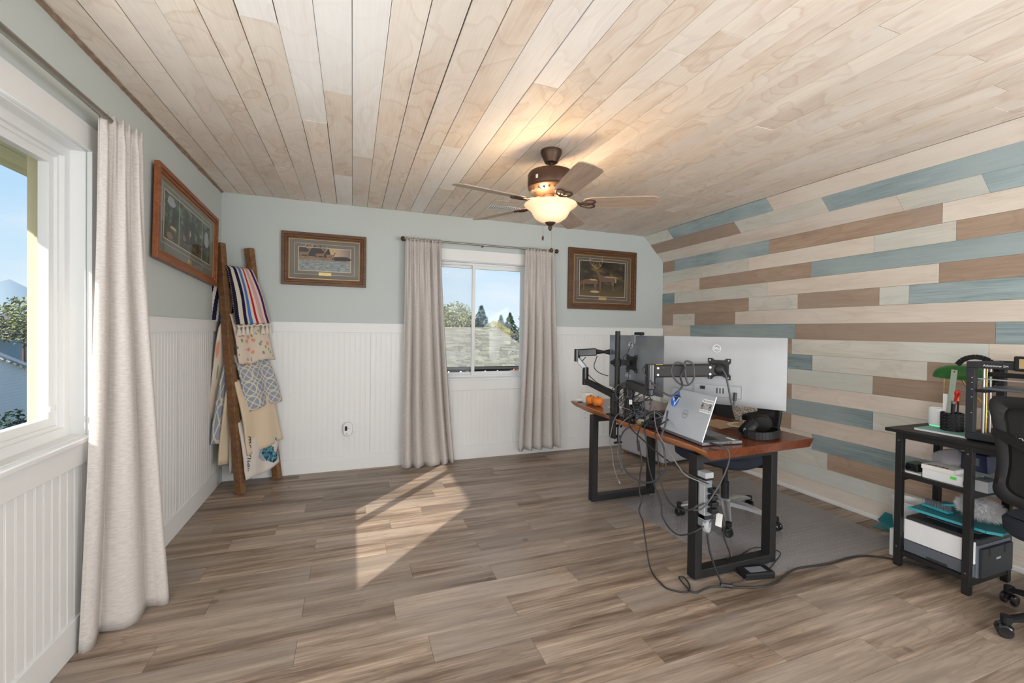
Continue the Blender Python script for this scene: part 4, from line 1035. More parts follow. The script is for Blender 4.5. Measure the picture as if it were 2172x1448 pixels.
t = thing('monitor_mount', 'slim folded black arm reaching out left of the dark monitor', 'monitor arm', (1.72, 2.60, DZ))
b = WB(t); b.box(1.685, 1.755, 2.575, 2.635, DZ, DZ+.010); b.cyl(.023, DZ+.01, .885, 20, Tm(1.72, 2.60, 0)); obj('base_post', b, 'black_steel', t, smooth=40)
b = WB(t); b.bar((1.72, 2.60, .868), (1.62, 2.82, .945), .040, .042); obj('lower_arm', b, 'black_gloss', t, bevel=.007)
b = WB(t); b.cyl(.023, .915, 1.045, 20, Tm(1.62, 2.82, 0)); obj('elbow_joint', b, 'black_gloss', t, smooth=40, bevel=.003)
b = WB(t); b.bar((1.62, 2.82, 1.035), (1.572, 2.862, 1.11), .036, .034); obj('middle_link', b, 'silver_metal', t, bevel=.006)
b = WB(t); b.cyl(.022, 1.085, 1.178, 20, Tm(1.572, 2.862, 0)); obj('elbow_joint', b, 'black_gloss', t, smooth=40, bevel=.003)
b = WB(t); b.bar((1.578, 2.858, 1.150), (1.70, 2.80, 1.160), .038, .055); obj('upper_arm', b, 'black_gloss', t, bevel=.007)
b = WB(t); b.tube([(1.70, 2.80, 1.16), (1.745, 2.775, 1.16), (1.786, 2.760, 1.16)], [.020, .010, .022], 12); obj('ball_joint', b, 'black_plastic', t, smooth=50)

t = thing('webcam', 'small black webcam clipped on top of the dark monitor', 'webcam', (1.823, 2.46, 1.287))
b = B(); b.cbox((.0, -.0, .012), (.028, .085, .022)); obj('body', b, 'black_plastic', t, bevel=.008, seg=3)
obj('clip', B().box(-.050, .004, -.022, .022, -.004, .004).box(-.052, -.040, -.020, .020, -.055, .0), 'grey_plastic', t, bevel=.004)
obj('lens', B().cyl(.009, 0, .004, 14, Tm(.014, 0, .012, 0, PI/2)), 'black_gloss', t, smooth=40)

# ------------------------------------------------------------------ laptop
LA = math.atan2(1.74-2.127, 1.693-1.733)
t = thing('laptop', 'silver laptop with two stickers on the lid, near end of the desk', 'laptop', (1.713, 1.934, DZ+.003), LA)
hw = .187
obj('base', B().box(-hw, hw, 0, .248, 0, .015), 'laptop_deck', t, bevel=.004)
kb = obj('keyboard', B().box(-hw+.03, hw-.03, .03, .135, .0152, .0158), 'black_plastic', t)
b = B()
for r_ in range(6):
    for c_ in range(15): b.cbox((-hw+.041+.0209*c_, .040+.0172*r_, .0170), (.0175, .0142, .0028))
o = obj('keys', b, 'dark_print', kb, kind='stuff')
obj('touchpad', B().box(-.06, .06, .150, .232, .0151, .0156), 'grey_plastic', t)
for sx_ in (-1, 1): obj('palm_label', B().box(hw-.075 if sx_ > 0 else -hw+.03, hw-.02 if sx_ > 0 else -hw+.06, .205, .222, .0151, .0157), 'paper', t)
for k in range(12): obj('side_vent', B().box(hw-.0008, hw+.0004, .085+.0085*k, .089+.0085*k, .004, .012), 'black_gloss', t)
lid = obj('lid', B().box(-hw, hw, -.007, 0, 0, .250), 'laptop_lid', t, bevel=.003)
lid.matrix_local = Tm(0, .004, .014, math.radians(-19.5))
obj('display', B().box(-hw+.004, hw-.004, 0, .0008, .006, .246), 'black_gloss', lid)
dell_ring(lid, Tm(-.004, -.0073, .118), .023, 'grey_plastic')
s1 = obj('blue_sticker', B().prism([(.036*math.cos(2*PI*k/28), .048*math.sin(2*PI*k/28)) for k in range(28)], 0, .0005, Tm(-.128, -.0072, .188, PI/2)), 'sticker_blue', lid, label='round blue sticker with a white zigzag W and dark bird wing')
b = B(); P = [(-.036, .012), (-.012, -.018), (-.004, .006), (.004, -.046), (.034, .012), (.026, .012), (.006, -.026), (-.002, .022), (-.012, -.006), (-.030, .018)]
b.prism(P, 0, .0004, Tm(-.128, -.0078, .188, PI/2)); obj('zigzag_mark', b, 'white_print', s1)
b = B(); b.prism([(-.020, .014), (.018, .016), (.050, .014), (.034, .022), (-.002, .026)], 0, .0004, Tm(-.128, -.0079, .188, PI/2)); b.prism([(-.010, .012), (.026, .012), (.008, -.024), (.002, -.010)], 0, .0003, Tm(-.128, -.0082, .188, PI/2)); obj('bird_mark', b, 'dark_print', s1)
s2 = obj('white_sticker', B().prism([(-.040, -.036), (.040, -.036), (.040, .036), (-.040, .036)], 0, .0005, Tm(.138, -.0072, .188, PI/2)), 'white_print', lid, label='white sticker with rows of black lettering')
Ms = lambda x, z, y=-.0079: basis((x, y, z), (1, 0, 0), (0, 0, 1), (0, -1, 0))
text('sticker_lettering', 'TRAVIDNW', .0150, Ms(.138, .188+.026), 'dark_print', s2, .0002)
text('sticker_lettering', 'INDIVIDUAS', .0135, Ms(.138, .188-.027), 'dark_print', s2, .0002)
for k in range(5):
    o = obj('printed_band', B().box(-.039, .039, -.0002, .0002, -.0028, .0028), 'dark_print', s2); o.matrix_local = Tm(.138, -.0079, .188+.0135-.0072*k)
    text('band_lettering', 'MINE WORK TELL' if k % 2 else 'ONE MORE LINE', .0055, Ms(.138, .188+.0135-.0072*k, -.0083), 'white_print', s2, .0001)

# ------------------------------------------------------------------ small things on the desk
def pumpkin(label, x, y, r, group='little pumpkins on the desk'):
    t = thing('pumpkin', label, 'pumpkin', (x, y, DZ), 0, group)
    b = B(); n = 48; m_ = 14; pr = []
    for a in range(m_+1):
        ph = PI*a/m_
        for k in range(n):
            th = 2*PI*k/n; rr = r*(1-.09*abs(math.sin(th*4.5))**.5)*math.sin(ph)**.75 if 0 < a < m_ else 1e-4
            pr.append((rr*math.cos(th), rr*math.sin(th), r*.86-math.cos(ph)*r*.86*(1-.25*math.exp(-((ph-PI)/.5)**2) if ph > 2 else 1)))
    i = b.pts(pr)
    for a in range(m_):
        for k in range(n):
            j = (k+1) % n; b.face([i+a*n+k, i+a*n+j, i+(a+1)*n+j, i+(a+1)*n+k])
    obj('flesh', b, 'orange_skin', t, smooth=180)
    obj('stem', B().tube([(0, 0, r*1.28), (0, .002, r*1.5), (.004, .006, r*1.75)], [.007, .005, .006], 7), 'stem_green', t, smooth=60)
pumpkin('small orange pumpkin on the desk, nearer of the touching pair', 1.823, 2.965, .043)
pumpkin('small orange pumpkin on the desk, half hidden behind its twin', 1.808, 3.055, .043)
t = thing('white_box', 'small white box behind the pumpkins on the desk', 'box', (1.83, 3.155, DZ)); obj('carton', B().box(-.035, .035, -.03, .03, 0, .075), 'white_plastic', t, bevel=.003); obj('carton_lid', B().box(-.036, .036, -.031, .031, .058, .077), 'paper', t, bevel=.002)
t = thing('crumpled_tissue', 'white crumpled tissue at the far left corner of the desk', 'tissue', (1.785, 3.19, DZ))
b = B(); b.ball((0, 0, .016), .034, 12, 8, sq=(1, .8, .45))
b.v = [(x*(1+.3*mnoise.noise(Vector((x*60, y*60, z*60)))), y*(1+.3*mnoise.noise(Vector((y*60, x*60, z*50)))), z) for x, y, z in b.v]; obj('paper', b, 'paper', t, smooth=30)
t = thing('paper_note', 'white note paper lying behind the black arm on the desk', 'paper', (1.92, 2.86, DZ)); obj('sheet', B().box(-.06, .06, -.045, .045, 0, .0015), 'paper', t)
# black dock / tray under the cables
t = thing('docking_station', 'black slab docking station at the desk edge under the cables', 'dock', (1.80, 2.20, DZ+.0005), .15)
obj('case', B().box(-.095, .085, -.072, .072, 0, .026), 'black_plastic', t, bevel=.005)
obj('foot_block', B().box(-.06, -.02, -.074, -.035, .004, .030), 'black_steel', t, bevel=.002)
for k in range(4): obj('port', B().box(-.0965, -.094, -.05+.03*k, -.034+.03*k, .008, .018), 'dark_print', t)
t = thing('marker_pen', 'white marker pen with crimson end lying among the cables', 'pen', (1.76, 2.32, DZ+.012), .2)
obj('barrel', B().cyl(.011, -.06, .035, 14, Tm(0, 0, 0, PI/2)), 'paper', t, smooth=40); obj('cap', B().cyl(.012, .035, .045, 14, Tm(0, 0, 0, PI/2)), 'crimson', t, smooth=40)
t = thing('connector_block', 'grey connector box standing in the cable pile on the desk', 'connector', (1.80, 2.42, DZ)); obj('case', B().box(-.03, .03, -.035, .035, 0, .11), 'grey_plastic', t, bevel=.004)
for k in range(3): obj('socket', B().box(-.0315, -.029, -.025, .025, .02+.03*k, .036+.03*k), 'silver_plastic', t)
t = thing('speaker_puck', 'round dark speaker in the cable pile beside the connector box', 'speaker', (1.755, 2.385, DZ)); obj('housing', B().box(-.02, .02, -.03, .03, 0, .062), 'grey_plastic', t, bevel=.006)
obj('cone', B().lathe([(.022, 0), (.020, .003), (.010, -.001), (.002, .002)], 18, Tm(-.0205, 0, .034, 0, -PI/2)), 'black_plastic', t, smooth=50)
t = thing('cable_ties', 'yellow plastic clip on the desk edge under the cables', 'clip', (1.71, 2.29, DZ)); obj('clip', B().tube(spline([(-.02, -.02, .006), (0, .01, .012), (.018, -.004, .006), (.026, .022, .010), (.0, .03, .007)], 4), .0045, 6), 'yellow', t, smooth=60)
t = thing('silver_adapter', 'small silver barrel adapter among the cables behind the laptop', 'adapter', (1.86, 2.235, DZ+.026)); obj('barrel', B().cyl(.014, -.02, .02, 14, Tm(0, 0, .014, PI/2, 0, .5)), 'silver_metal', t, smooth=40); obj('collar', B().cyl(.016, .012, .018, 14, Tm(0, 0, .014, PI/2, 0, .5)), 'white_plastic', t, smooth=40)
t = thing('charging_base', 'low black oval charger with cables behind the laptop', 'charger', (1.98, 2.36, DZ)); obj('body', B().lathe([(.11, 0), (.115, .02), (.09, .045), (.05, .055)], 28), 'black_plastic', t, smooth=50); obj('rim_light', B().lathe([(.112, .021), (.116, .0215), (.113, .024)], 28, cap=False), 'grey_plastic', t, smooth=50)

# headphones
t = thing('headphones', 'black over ear headphones lying on the desk beside the laptop', 'headphones', (2.175, 1.835, DZ+.001), .35); t.scale = (1.15, 1.15, 1.15)
def cup(M, nm):
    c = obj('ear_cup', B().lathe([(.010, -.004), (.040, -.002), (.046, .008), (.046, .022), (.043, .026)], 26), 'black_plastic', t, smooth=45); c.matrix_local = M
    b = B(); b.tube([(.031*math.cos(2*PI*k/26), .033*math.sin(2*PI*k/26), .034) for k in range(26)], .0135, 10, True); p_ = obj('ear_pad', b, 'black_soft', c, smooth=180)
    obj('ear_mesh', B().cyl(.026, .026, .028, 20), 'mesh_black', c)
cup(Tm(-.035, .010, .030, math.radians(-48), 0, math.radians(18)) @ Tm(0, 0, .0), 'a')
cup(Tm(.062, .0, .048, math.radians(-82), 0, math.radians(-68)), 'b')
b = B(); hb = [(.105*math.cos(a), -.075*math.sin(a)-.018, .020+.004*math.sin(a)) for a in [k*PI/18 for k in range(19)]]
pts_ = [(-.102, .02, .024), (-.105, .0, .022)] + hb[::-1][1:-1] + [(.105, .0, .026), (.098, .02, .04)]
for k in range(len(pts_)-1): b.bar(pts_[k], pts_[k+1], .010, .034)
obj('headband', b, 'black_plastic', t, smooth=50)
b = B(); b.tube(hb[5:-5], .0085, 8, M=Tm(0, .006, .0)); obj('headband_pad', b, 'black_soft', t, smooth=60)
for sx_ in (-1, 1): obj('yoke', B().tube([(sx_*.105, -.005, .024), (sx_*.098, .022, .036), (sx_*.07, .028, .046)], .006, 8), 'grey_plastic', t, smooth=60)
# flat cardboard, pad
t = thing('cardboard_sheet', 'flat tan cardboard sheet on the desk behind the laptop', 'cardboard', (2.235, 2.16, DZ), .1); obj('sheet', B().box(-.13, .10, -.10, .10, 0, .003), 'cardboard', t); obj('crease', B().box(-.02, -.017, -.10, .10, .003, .0034), 'kraft', t)
t = thing('desk_pad', 'pale oval mouse pad with olive printing near the chair armrest', 'mouse pad', (2.33, 2.075, DZ+.0035), .2)
obj('pad', B().prism([(.10*math.copysign(abs(math.cos(k*PI/16))**.7, math.cos(k*PI/16)), .075*math.sin(k*PI/16)) for k in range(32)], 0, .003), 'board_sage', t)
obj('olive_print', B().prism([(.075*math.copysign(abs(math.cos(k*PI/12))**.5, math.cos(k*PI/12)), .048*math.sin(k*PI/12)) for k in range(24)], .003, .0034), 'kraft', t)

# ------------------------------------------------------------------ chair mat
t = thing('chair_mat', 'clear studded plastic chair mat on the floor under the desk', 'chair mat', (2.63, 2.28, 0))
C4 = [(1.972, 1.705), (3.27, 1.69), (3.36, 2.985), (1.945, 2.845)]
b = WB(t); b.prism(C4, .0004, .0026); obj('sheet', b, 'mat_plastic', t)
b = WB(t)
def mp_(u, v):
    a = Vector(C4[0]).lerp(Vector(C4[1]), u); c = Vector(C4[3]).lerp(Vector(C4[2]), u); return a.lerp(c, v)
for i in range(44):
    for j in range(38):
        p = mp_((i+.5+.25*(j % 2))/44.5, (j+.5)/38)
        k = b.pts([(p.x+.0042*math.cos(a*PI/2), p.y+.0042*math.sin(a*PI/2), .0026) for a in range(4)] + [(p.x, p.y, .0040)])
        for a in range(4): b.face([k+a, k+(a+1) % 4, k+4])
obj('studs', b, 'mat_stud', t, kind='stuff')

# ------------------------------------------------------------------ office chairs
def caster(parent, p, ang, mt, trim, sc=1.0):
    """twin-wheel caster; the wheels trail along ANG"""
    M = Tm(p[0], p[1], 0, 0, 0, ang)
    b = B(); b.cyl(.008, .040, .075, 10); prof = []
    hood = [(-.030, .026), (-.028, .045), (-.012, .056), (.012, .056), (.024, .044), (.020, .030), (.0, .022)]
    b.prism(hood, -.006, .006, Tm(.0, 0, 0, PI/2))
    c = obj('caster', b, mt, parent, smooth=50); c.matrix_local = M
    for s_ in (-1, 1):
        obj('wheel', B().lathe([(.006, -.008), (.022, -.010), (.027, -.006), (.027, .006), (.022, .010), (.006, .008)], 20, Tm(-.006, s_*.018, .0272, PI/2)), mt, c, smooth=45)
    return c

def office_chair(label, loc, rz, base_mt, angles, r, seat_w, seat_d, group='office chairs'):
    t = thing('office_chair', label, 'chair', loc, rz, group)
    for k, a in enumerate(angles):
        d = Vector((math.cos(a), math.sin(a), 0)); b = B()
        ps = [d*.03 + Vector((0, 0, .115)), d*.14+Vector((0, 0, .112)), d*(r*.7)+Vector((0, 0, .098)), d*r + Vector((0, 0, .076))]
        sd2 = Vector((-d.y, d.x, 0))
        pr = []
        for p, w_, h_ in zip(ps, (.030, .026, .021, .017), (.040, .036, .026, .014)):
            pr.append([p + sd2*(x*w_) + Vector((0, 0, z*h_/2)) for x, z in ((-1, -1), (1, -1), (1, .4), (.5, 1), (-.5, 1), (-1, .4))])
        i = b.pts([q for s_ in pr for q in s_])
        for m_ in range(3):
            for q in range(6):
                w_ = (q+1) % 6; b.face([i+m_*6+q, i+m_*6+w_, i+(m_+1)*6+w_, i+(m_+1)*6+q])
        b.face([i+q for q in range(6)]); b.face([i+18+q for q in range(6)][::-1])
        lg = obj('leg', b, base_mt, t, smooth=40)
        b = B(); b.cyl(.019, .062, .090, 14, Tm(d.x*r, d.y*r, 0)); obj('end_cap', b, 'black_plastic', lg, smooth=40)
        caster(lg, d*r, a+1.9+k*.8, 'black_gloss', None)
    obj('hub', B().lathe([(.030, .075), (.044, .085), (.042, .135), (.034, .140)], 24), base_mt, t, smooth=40)
    obj('gas_lift', B().cyl(.026, .135, .255, 20).cyl(.017, .255, .41, 18), 'black_steel', t, smooth=40)
    obj('seat_mechanism', B().box(-.09, .09, -.10, .13, .395, .430).box(-.16, .16, -.02, .05, .405, .425).tube([(.09, .06, .41), (.23, .08, .40)], .006, 8), 'black_plastic', t, bevel=.004)
    b = B(); P = [(seat_w*math.copysign(abs(math.cos(k*PI/20))**.55, math.cos(k*PI/20)), seat_d*math.copysign(abs(math.sin(k*PI/20))**.55, math.sin(k*PI/20)) + (seat_d-.25))  for k in range(40)]
    b.lathe([(0, 0)], 3) if False else None
    for z0_, z1_, s0_, s1_ in ((.428, .45, .90, .98), (.45, .495, .98, 1.0), (.495, .515, 1.0, .93)):
        i = b.pts([(x*s0_, y*s0_, z0_) for x, y in P] + [(x*s1_, y*s1_, z1_) for x, y in P])
        for k in range(40): b.face([i+k, i+(k+1) % 40, i+40+(k+1) % 40, i+40+k])
    i = b.pts([(x*.93, y*.93, .515 + .006*(1-(x/seat_w)**2)) for x, y in P]); b.face(range(i, i+40)); i = b.pts([(x*.9, y*.9, .428) for x, y in P]); b.face(range(i, i+40))
    obj('seat', b, 'navy_cloth', t, smooth=50)
    return t

c1 = office_chair('black mesh office chair with silver star base, behind the desk', (2.50, 2.36, .0026), math.radians(104), 'cast_alu', [math.radians(q-104) for q in (228, 300, 12, 84, 156)], .315, .275, .285)
# back, arms of the desk chair (local +Y is where the sitter looks)
def back_curve(z, y0=-.255): return y0 - .05*((z-.62)/.4)**2 - .10*max(0, (z-.62))*.5
b = B()
def bk(u, v):
    x = (u-.5)*2; z = .535+.47*v
    wd = .215+.035*math.sin(PI*min(1, v*1.05)); return (x*wd, back_curve(z)+.035*x*x, z)
b.grid(bk, 14, 14); obj('backrest_mesh', b, 'mesh_black', c1, smooth=180, solid=.004)
ed = [bk(u/14, 0) for u in range(15)] + [bk(1, v/14) for v in range(1, 15)] + [bk(1-u/14, 1) for u in range(1, 15)] + [bk(0, 1-v/14) for v in range(1, 14)]
obj('backrest_frame', B().tube(ed, .014, 8, True), 'black_plastic', c1, smooth=60)
b = B(); b.tube(spline([(0, -.08, .41), (0, -.24, .42), (0, -.315, .50), (0, -.30, .64), (0, -.275, .72)], 5), .024, 8); obj('back_spine', b, 'black_plastic', c1, smooth=60)
for sx_ in (-1, 1):
    P = [(.045*math.copysign(abs(math.cos(k*PI/12))**.7, math.cos(k*PI/12)), .165*math.copysign(abs(math.sin(k*PI/12))**.6, math.sin(k*PI/12))) for k in range(24)]
    ar = obj('armrest', B().prism(P, .748, .782, Tm(sx_*.275, .11, .016)), 'black_soft', c1, bevel=.010, seg=3, smooth=60)
    b = B(); b.bar((sx_*.16, .02, .415), (sx_*.285, .02, .440), .05, .020); b.bar((sx_*.285, .02, .43), (sx_*.282, .04, .770), .045, .028, (0, 1, 0))
    obj('arm_post', b, 'black_plastic', c1, bevel=.005)
cu = thing('lumbar_cushion', 'grey and cream patterned cushion on the back of the desk chair', 'cushion', (2.775, 2.44, .575), math.radians(104))
b = B()
def cs(u, v): 
    x, z = (u-.5)*.24, v*.24; e = (1-(2*u-1)**4)*(1-(2*v-1)**4); return (x, .035*e**.5, z)
b.grid(cs, 14, 12); b.grid(lambda u, v: (cs(u, v)[0], -cs(u, v)[1]*.6, cs(u, v)[2]), 14, 12); obj('cover', b, 'cushion_print', cu, smooth=60)

c2 = office_chair('black mesh office chair cut off by the right edge, facing the black desk', (2.94, .866, 0), math.radians(-92), 'black_plastic', [math.radians(q+92) for q in (71, 148, 215, 287, 359)], .285, .215, .25)
# curved frame back seen from behind: local -Y is the rear
def fr_pt(u):   # outline of half the back, x half width, z
    P = [(.0, .575), (.12, .585), (.165, .605), (.182, .64), (.178, .69), (.178, .76), (.195, .85), (.222, .95), (.236, 1.0), (.228, 1.03), (.20, 1.042), (.0, 1.045)]
    return P
half = [Vector((x, 0, z)) for x, z in fr_pt(0)]
yb = lambda z: -.235 - .035*math.cos((z-.66)*7) + .02*((z-.6)/.45)
full = spline([(p.x, 0, p.z) for p in half], 4); full = full + [Vector((-p.x, 0, p.z)) for p in full[::-1]][1:-1]
full = [Vector((p.x, yb(p.z), p.z)) for p in full]
b = B(); n_ = len(full); cen = Vector((0, 0, .80))
ring = []
for k, p in enumerate(full):
    inn = Vector((p.x*.78, p.y, .80+(p.z-.80)*.80))
    ring.append([p+Vector((0, .012, 0)), p+Vector((0, -.014, 0)), p.lerp(inn, .5)+Vector((0, -.022, 0)), inn+Vector((0, -.012, 0)), inn+Vector((0, .012, 0))])
i = b.pts([q for r_ in ring for q in r_])
for k in range(n_):
    j = (k+1) % n_
    for q in range(5):
        w_ = (q+1) % 5; b.face([i+k*5+q, i+k*5+w_, i+j*5+w_, i+j*5+q])
obj('backrest_frame', b, 'black_plastic', c2, smooth=50)
b = B(); k0 = b.pts([Vector((p.x*.80, p.y+.012, .80+(p.z-.80)*.82)) for p in full] + [(0, yb(.82)+.014, .80)])
for k in range(n_): b.face([k0+k, k0+(k+1) % n_, k0+n_])
obj('backrest_mesh', b, 'mesh_black', c2, smooth=180)
b = B()
for s_ in (-1, 1): b.bar((s_*.20, yb(.88)-.012, .885), (0, yb(.80)-.030, .80), .034, .020, (0, 1, 0))
b.tube(spline([(0, yb(.80)-.030, .81), (0, yb(.7)-.05, .70), (0, -.29, .55), (0, -.20, .43), (0, -.06, .41)], 5), .026, 8)
obj('back_brace', b, 'black_plastic', c2, smooth=50)
text('back_lettering', 'NOAM', .024, basis((-.115, yb(.87)+.004, .862), (1, 0, 0), (0, .0, 1), (0, -1, 0)), 'white_print', c2, .0006)
obj('lever', B().tube(spline([(.12, -.18, .47), (.16, -.25, .50), (.165, -.255, .555), (.15, -.23, .57)], 4), .005, 8), 'nickel', c2, smooth=60)
for sx_ in (-1, 1):
    P = [(.045*math.cos(k*PI/12), .14*math.copysign(abs(math.sin(k*PI/12))**.6, math.sin(k*PI/12))) for k in range(24)]
    if sx_ < 0: continue
    obj('armrest', B().prism(P, .66, .69, Tm(sx_*.29, .06, 0)), 'black_soft', c2, bevel=.008)
    b = B(); b.bar((sx_*.16, .04, .415), (sx_*.30, .04, .43), .05, .020); b.bar((sx_*.30, .04, .42), (sx_*.295, .03, .665), .045, .028, (0, 1, 0)); obj('arm_post', b, 'black_plastic', c2, bevel=.005)

# ------------------------------------------------------------------ ottoman in the corner
t = thing('ottoman', 'grey fabric storage ottoman on short feet behind the desk', 'ottoman', (3.06, 3.74, 0), math.radians(8))
obj('body', B().box(-.28, .28, -.30, .30, .035, .31), 'grey_cloth', t, bevel=.03, seg=3)
obj('lid', B().box(-.285, .285, -.305, .305, .315, .40), 'grey_cloth', t, bevel=.03, seg=3)
obj('piping', B().tube([(-.287, -.307, .316), (.287, -.307, .316), (.287, .307, .316), (-.287, .307, .316)], .005, 6, True), 'grey_plastic', t)
for x in (-1, 1):
    for y in (-1, 1): obj('leg', B().lathe([(.018, 0), (.024, .036)], 12, Tm(x*.24, y*.25, 0)), 'ladder_wood', t, smooth=40)

# ------------------------------------------------------------------ cables
def cord(name, label, pts, r, mt='cable', k=6, group='cords hanging from the desk', cat='cord', ends=(), n=7):
    o = bpy.data.objects.new(name, None); COL.objects.link(o); o.location = pts[0]; tag(o, label, cat, group)
    obj('wire', WB(o).tube(spline(pts, k), r, n), mt, o, smooth=180)
    for nm, a, b_, rr, m_ in ends: obj(nm, WB(o).tube([a, b_], rr, 8), m_, o, smooth=40)
    return o
X0 = 1.615
cord('power_cable', 'thick braided cord looping below the desk edge in a big ring', [(1.70, 2.02, .86), (1.66, 1.99, .79), (X0, 1.97, .72), (X0, 1.948, .68), (X0-.01, 1.921, .62), (X0, 1.929, .57), (X0, 1.973, .506), (X0, 2.046, .451), (X0, 2.136, .424), (X0, 2.246, .426), (X0, 2.325, .464), (X0, 2.362, .557), (X0, 2.357, .629), (X0, 2.305, .695), (1.625, 2.24, .735), (1.68, 2.20, .765), (1.75, 2.30, .86)], .0052, 'cable_grey')
cord('power_cable', 'black cord falling from the desk edge to a loop on the floor', [(1.74, 2.18, .80), (X0+.01, 2.15, .76), (X0-.01, 2.167, .689), (X0, 2.163, .624), (X0, 2.134, .543), (X0, 2.149, .45), (X0, 2.152, .36), (X0, 2.128, .317), (X0-.01, 2.14, .251), (X0-.02, 2.09, .208), (X0-.04, 2.04, .13), (1.545, 1.96, .03), (1.53, 1.90, .005), (1.52, 1.842, .005), (1.517, 1.786, .005), (1.561, 1.738, .005), (1.603, 1.729, .005), (1.644, 1.765, .007), (1.665, 1.828, .010), (1.640, 1.838, .010), (1.622, 1.79, .010), (1.607, 1.722, .013), (1.635, 1.707, .005), (1.694, 1.717, .005), (1.747, 1.719, .005), (1.818, 1.694, .007)], .0042, ends=[('inline_switch', (X0-.008, 2.165, .66), (X0-.002, 2.158, .60), .0085, 'cable')])
cord('data_cable', 'black cord sagging from the desk edge to the power tower, lowest sweep', [(1.72, 2.15, .82), (X0+.005, 2.12, .75), (X0, 2.097, .684), (X0, 2.071, .539), (X0, 2.013, .437), (X0, 1.959, .359), (X0, 1.947, .295), (X0, 1.877, .25), (X0+.01, 1.811, .249), (X0+.05, 1.74, .30), (1.76, 1.722, .36)], .0040)
cord('data_cable', 'straight black cord stretched from the clamp to the power tower', [(1.72, 2.34, .80), (X0, 2.267, .736), (X0, 2.12, .671), (X0, 1.966, .626), (X0, 1.82, .596), (1.66, 1.735, .565), (1.755, 1.728, .52)], .0040)
cord('data_cable', 'light grey cord stretched past the laptop to the power tower', [(1.72, 2.16, .86), (1.66, 2.08, .80), (X0, 1.99, .738), (X0, 1.90, .665), (X0, 1.839, .615), (X0, 1.774, .578), (1.67, 1.732, .55), (1.755, 1.728, .50)], .0032, 'cable_light')
cord('usb_cable', 'thin grey usb cable dangling loose below the clamp', [(1.70, 2.47, .78), (1.64, 2.46, .735), (X0, 2.457, .663), (X0, 2.476, .585), (X0, 2.445, .51), (X0, 2.428, .433), (X0, 2.384, .366), (X0, 2.362, .350)], .0028, 'cable_light', ends=[('plug', (X0, 2.364, .352), (X0, 2.350, .338), .0045, 'silver_metal')])
cord('usb_cable', 'thin grey usb cable dangling beside the clamp screw', [(1.71, 2.36, .78), (1.645, 2.365, .735), (X0, 2.372, .69), (X0, 2.370, .595), (X0, 2.382, .527), (X0, 2.346, .474), (X0, 2.335, .44)], .0028, 'cable_light', ends=[('plug', (X0, 2.335, .442), (X0, 2.331, .420), .0055, 'cable_grey')])
cord('data_cable', 'black cord drooping in a deep bow behind the near table leg', [(1.74, 2.06, .80), (X0+.02, 2.035, .755), (X0, 2.004, .678), (X0, 1.985, .565), (X0, 1.962, .475), (X0, 1.91, .405), (X0, 1.842, .384), (X0+.01, 1.77, .396), (X0+.06, 1.735, .43), (1.755, 1.728, .46)], .0042)
cord('laptop_cable', 'grey cord plugged into the laptop side and swinging down the table end', [(1.745, 1.72, .739), (1.758, 1.66, .738), (1.762, 1.640, .705), (1.760, 1.645, .658), (1.736, 1.65, .598), (1.694, 1.655, .53), (1.625, 1.66, .454), (1.59, 1.69, .434), (1.64, 1.72, .44)], .0038, 'cable_grey', ends=[('plug', (1.741, 1.742, .740), (1.752, 1.685, .740), .006, 'cable')])
cord('power_cable', 'black cord dropping from the power tower down to the floor joint', [(1.755, 1.74, .40), (1.745, 1.735, .34), (1.726, 1.735, .28), (1.736, 1.73, .196), (1.765, 1.72, .10), (1.80, 1.705, .02), (1.822, 1.698, .008), (1.868, 1.672, .006), (1.95, 1.644, .006), (2.019, 1.631, .006), (2.11, 1.641, .006), (2.212, 1.675, .006), (2.311, 1.695, .007), (2.375, 1.695, .007), (2.564, 1.675, .006), (2.737, 1.680, .007), (2.869, 1.660, .006), (2.975, 1.585, .006), (3.035, 1.473, .006), (3.12, 1.409, .006)], .0052, ends=[('cord_joint', (1.795, 1.712, .010), (1.845, 1.684, .010), .0115, 'cable')])
cord('adapter_cable', 'thin black cord curling over the leg bar into the power brick', [(1.775, 1.74, .42), (1.82, 1.73, .33), (1.835, 1.73, .24), (1.90, 1.75, .12), (2.01, 1.90, .006), (2.039, 1.897, .006), (2.115, 1.90, .008), (2.21, 1.87, .06), (2.285, 1.81, .068), (2.30, 1.772, .06), (2.25, 1.762, .03), (2.19, 1.742, .018), (2.165, 1.735, .018)], .0036)
cord('adapter_cable', 'short cord from the floor joint to the power brick', [(1.835, 1.688, .008), (1.87, 1.705, .010), (1.92, 1.700, .012), (1.975, 1.705, .016)], .0032)
t = thing('power_brick', 'black laptop power brick on the floor by the desk leg', 'power adapter', (2.058, 1.728, 0), math.radians(-10))
obj('case', B().box(-.088, .088, -.040, .040, .001, .036), 'black_plastic', t, bevel=.006, seg=3); obj('label', B().box(-.05, .05, -.025, .025, .036, .0363), 'grey_plastic', t)
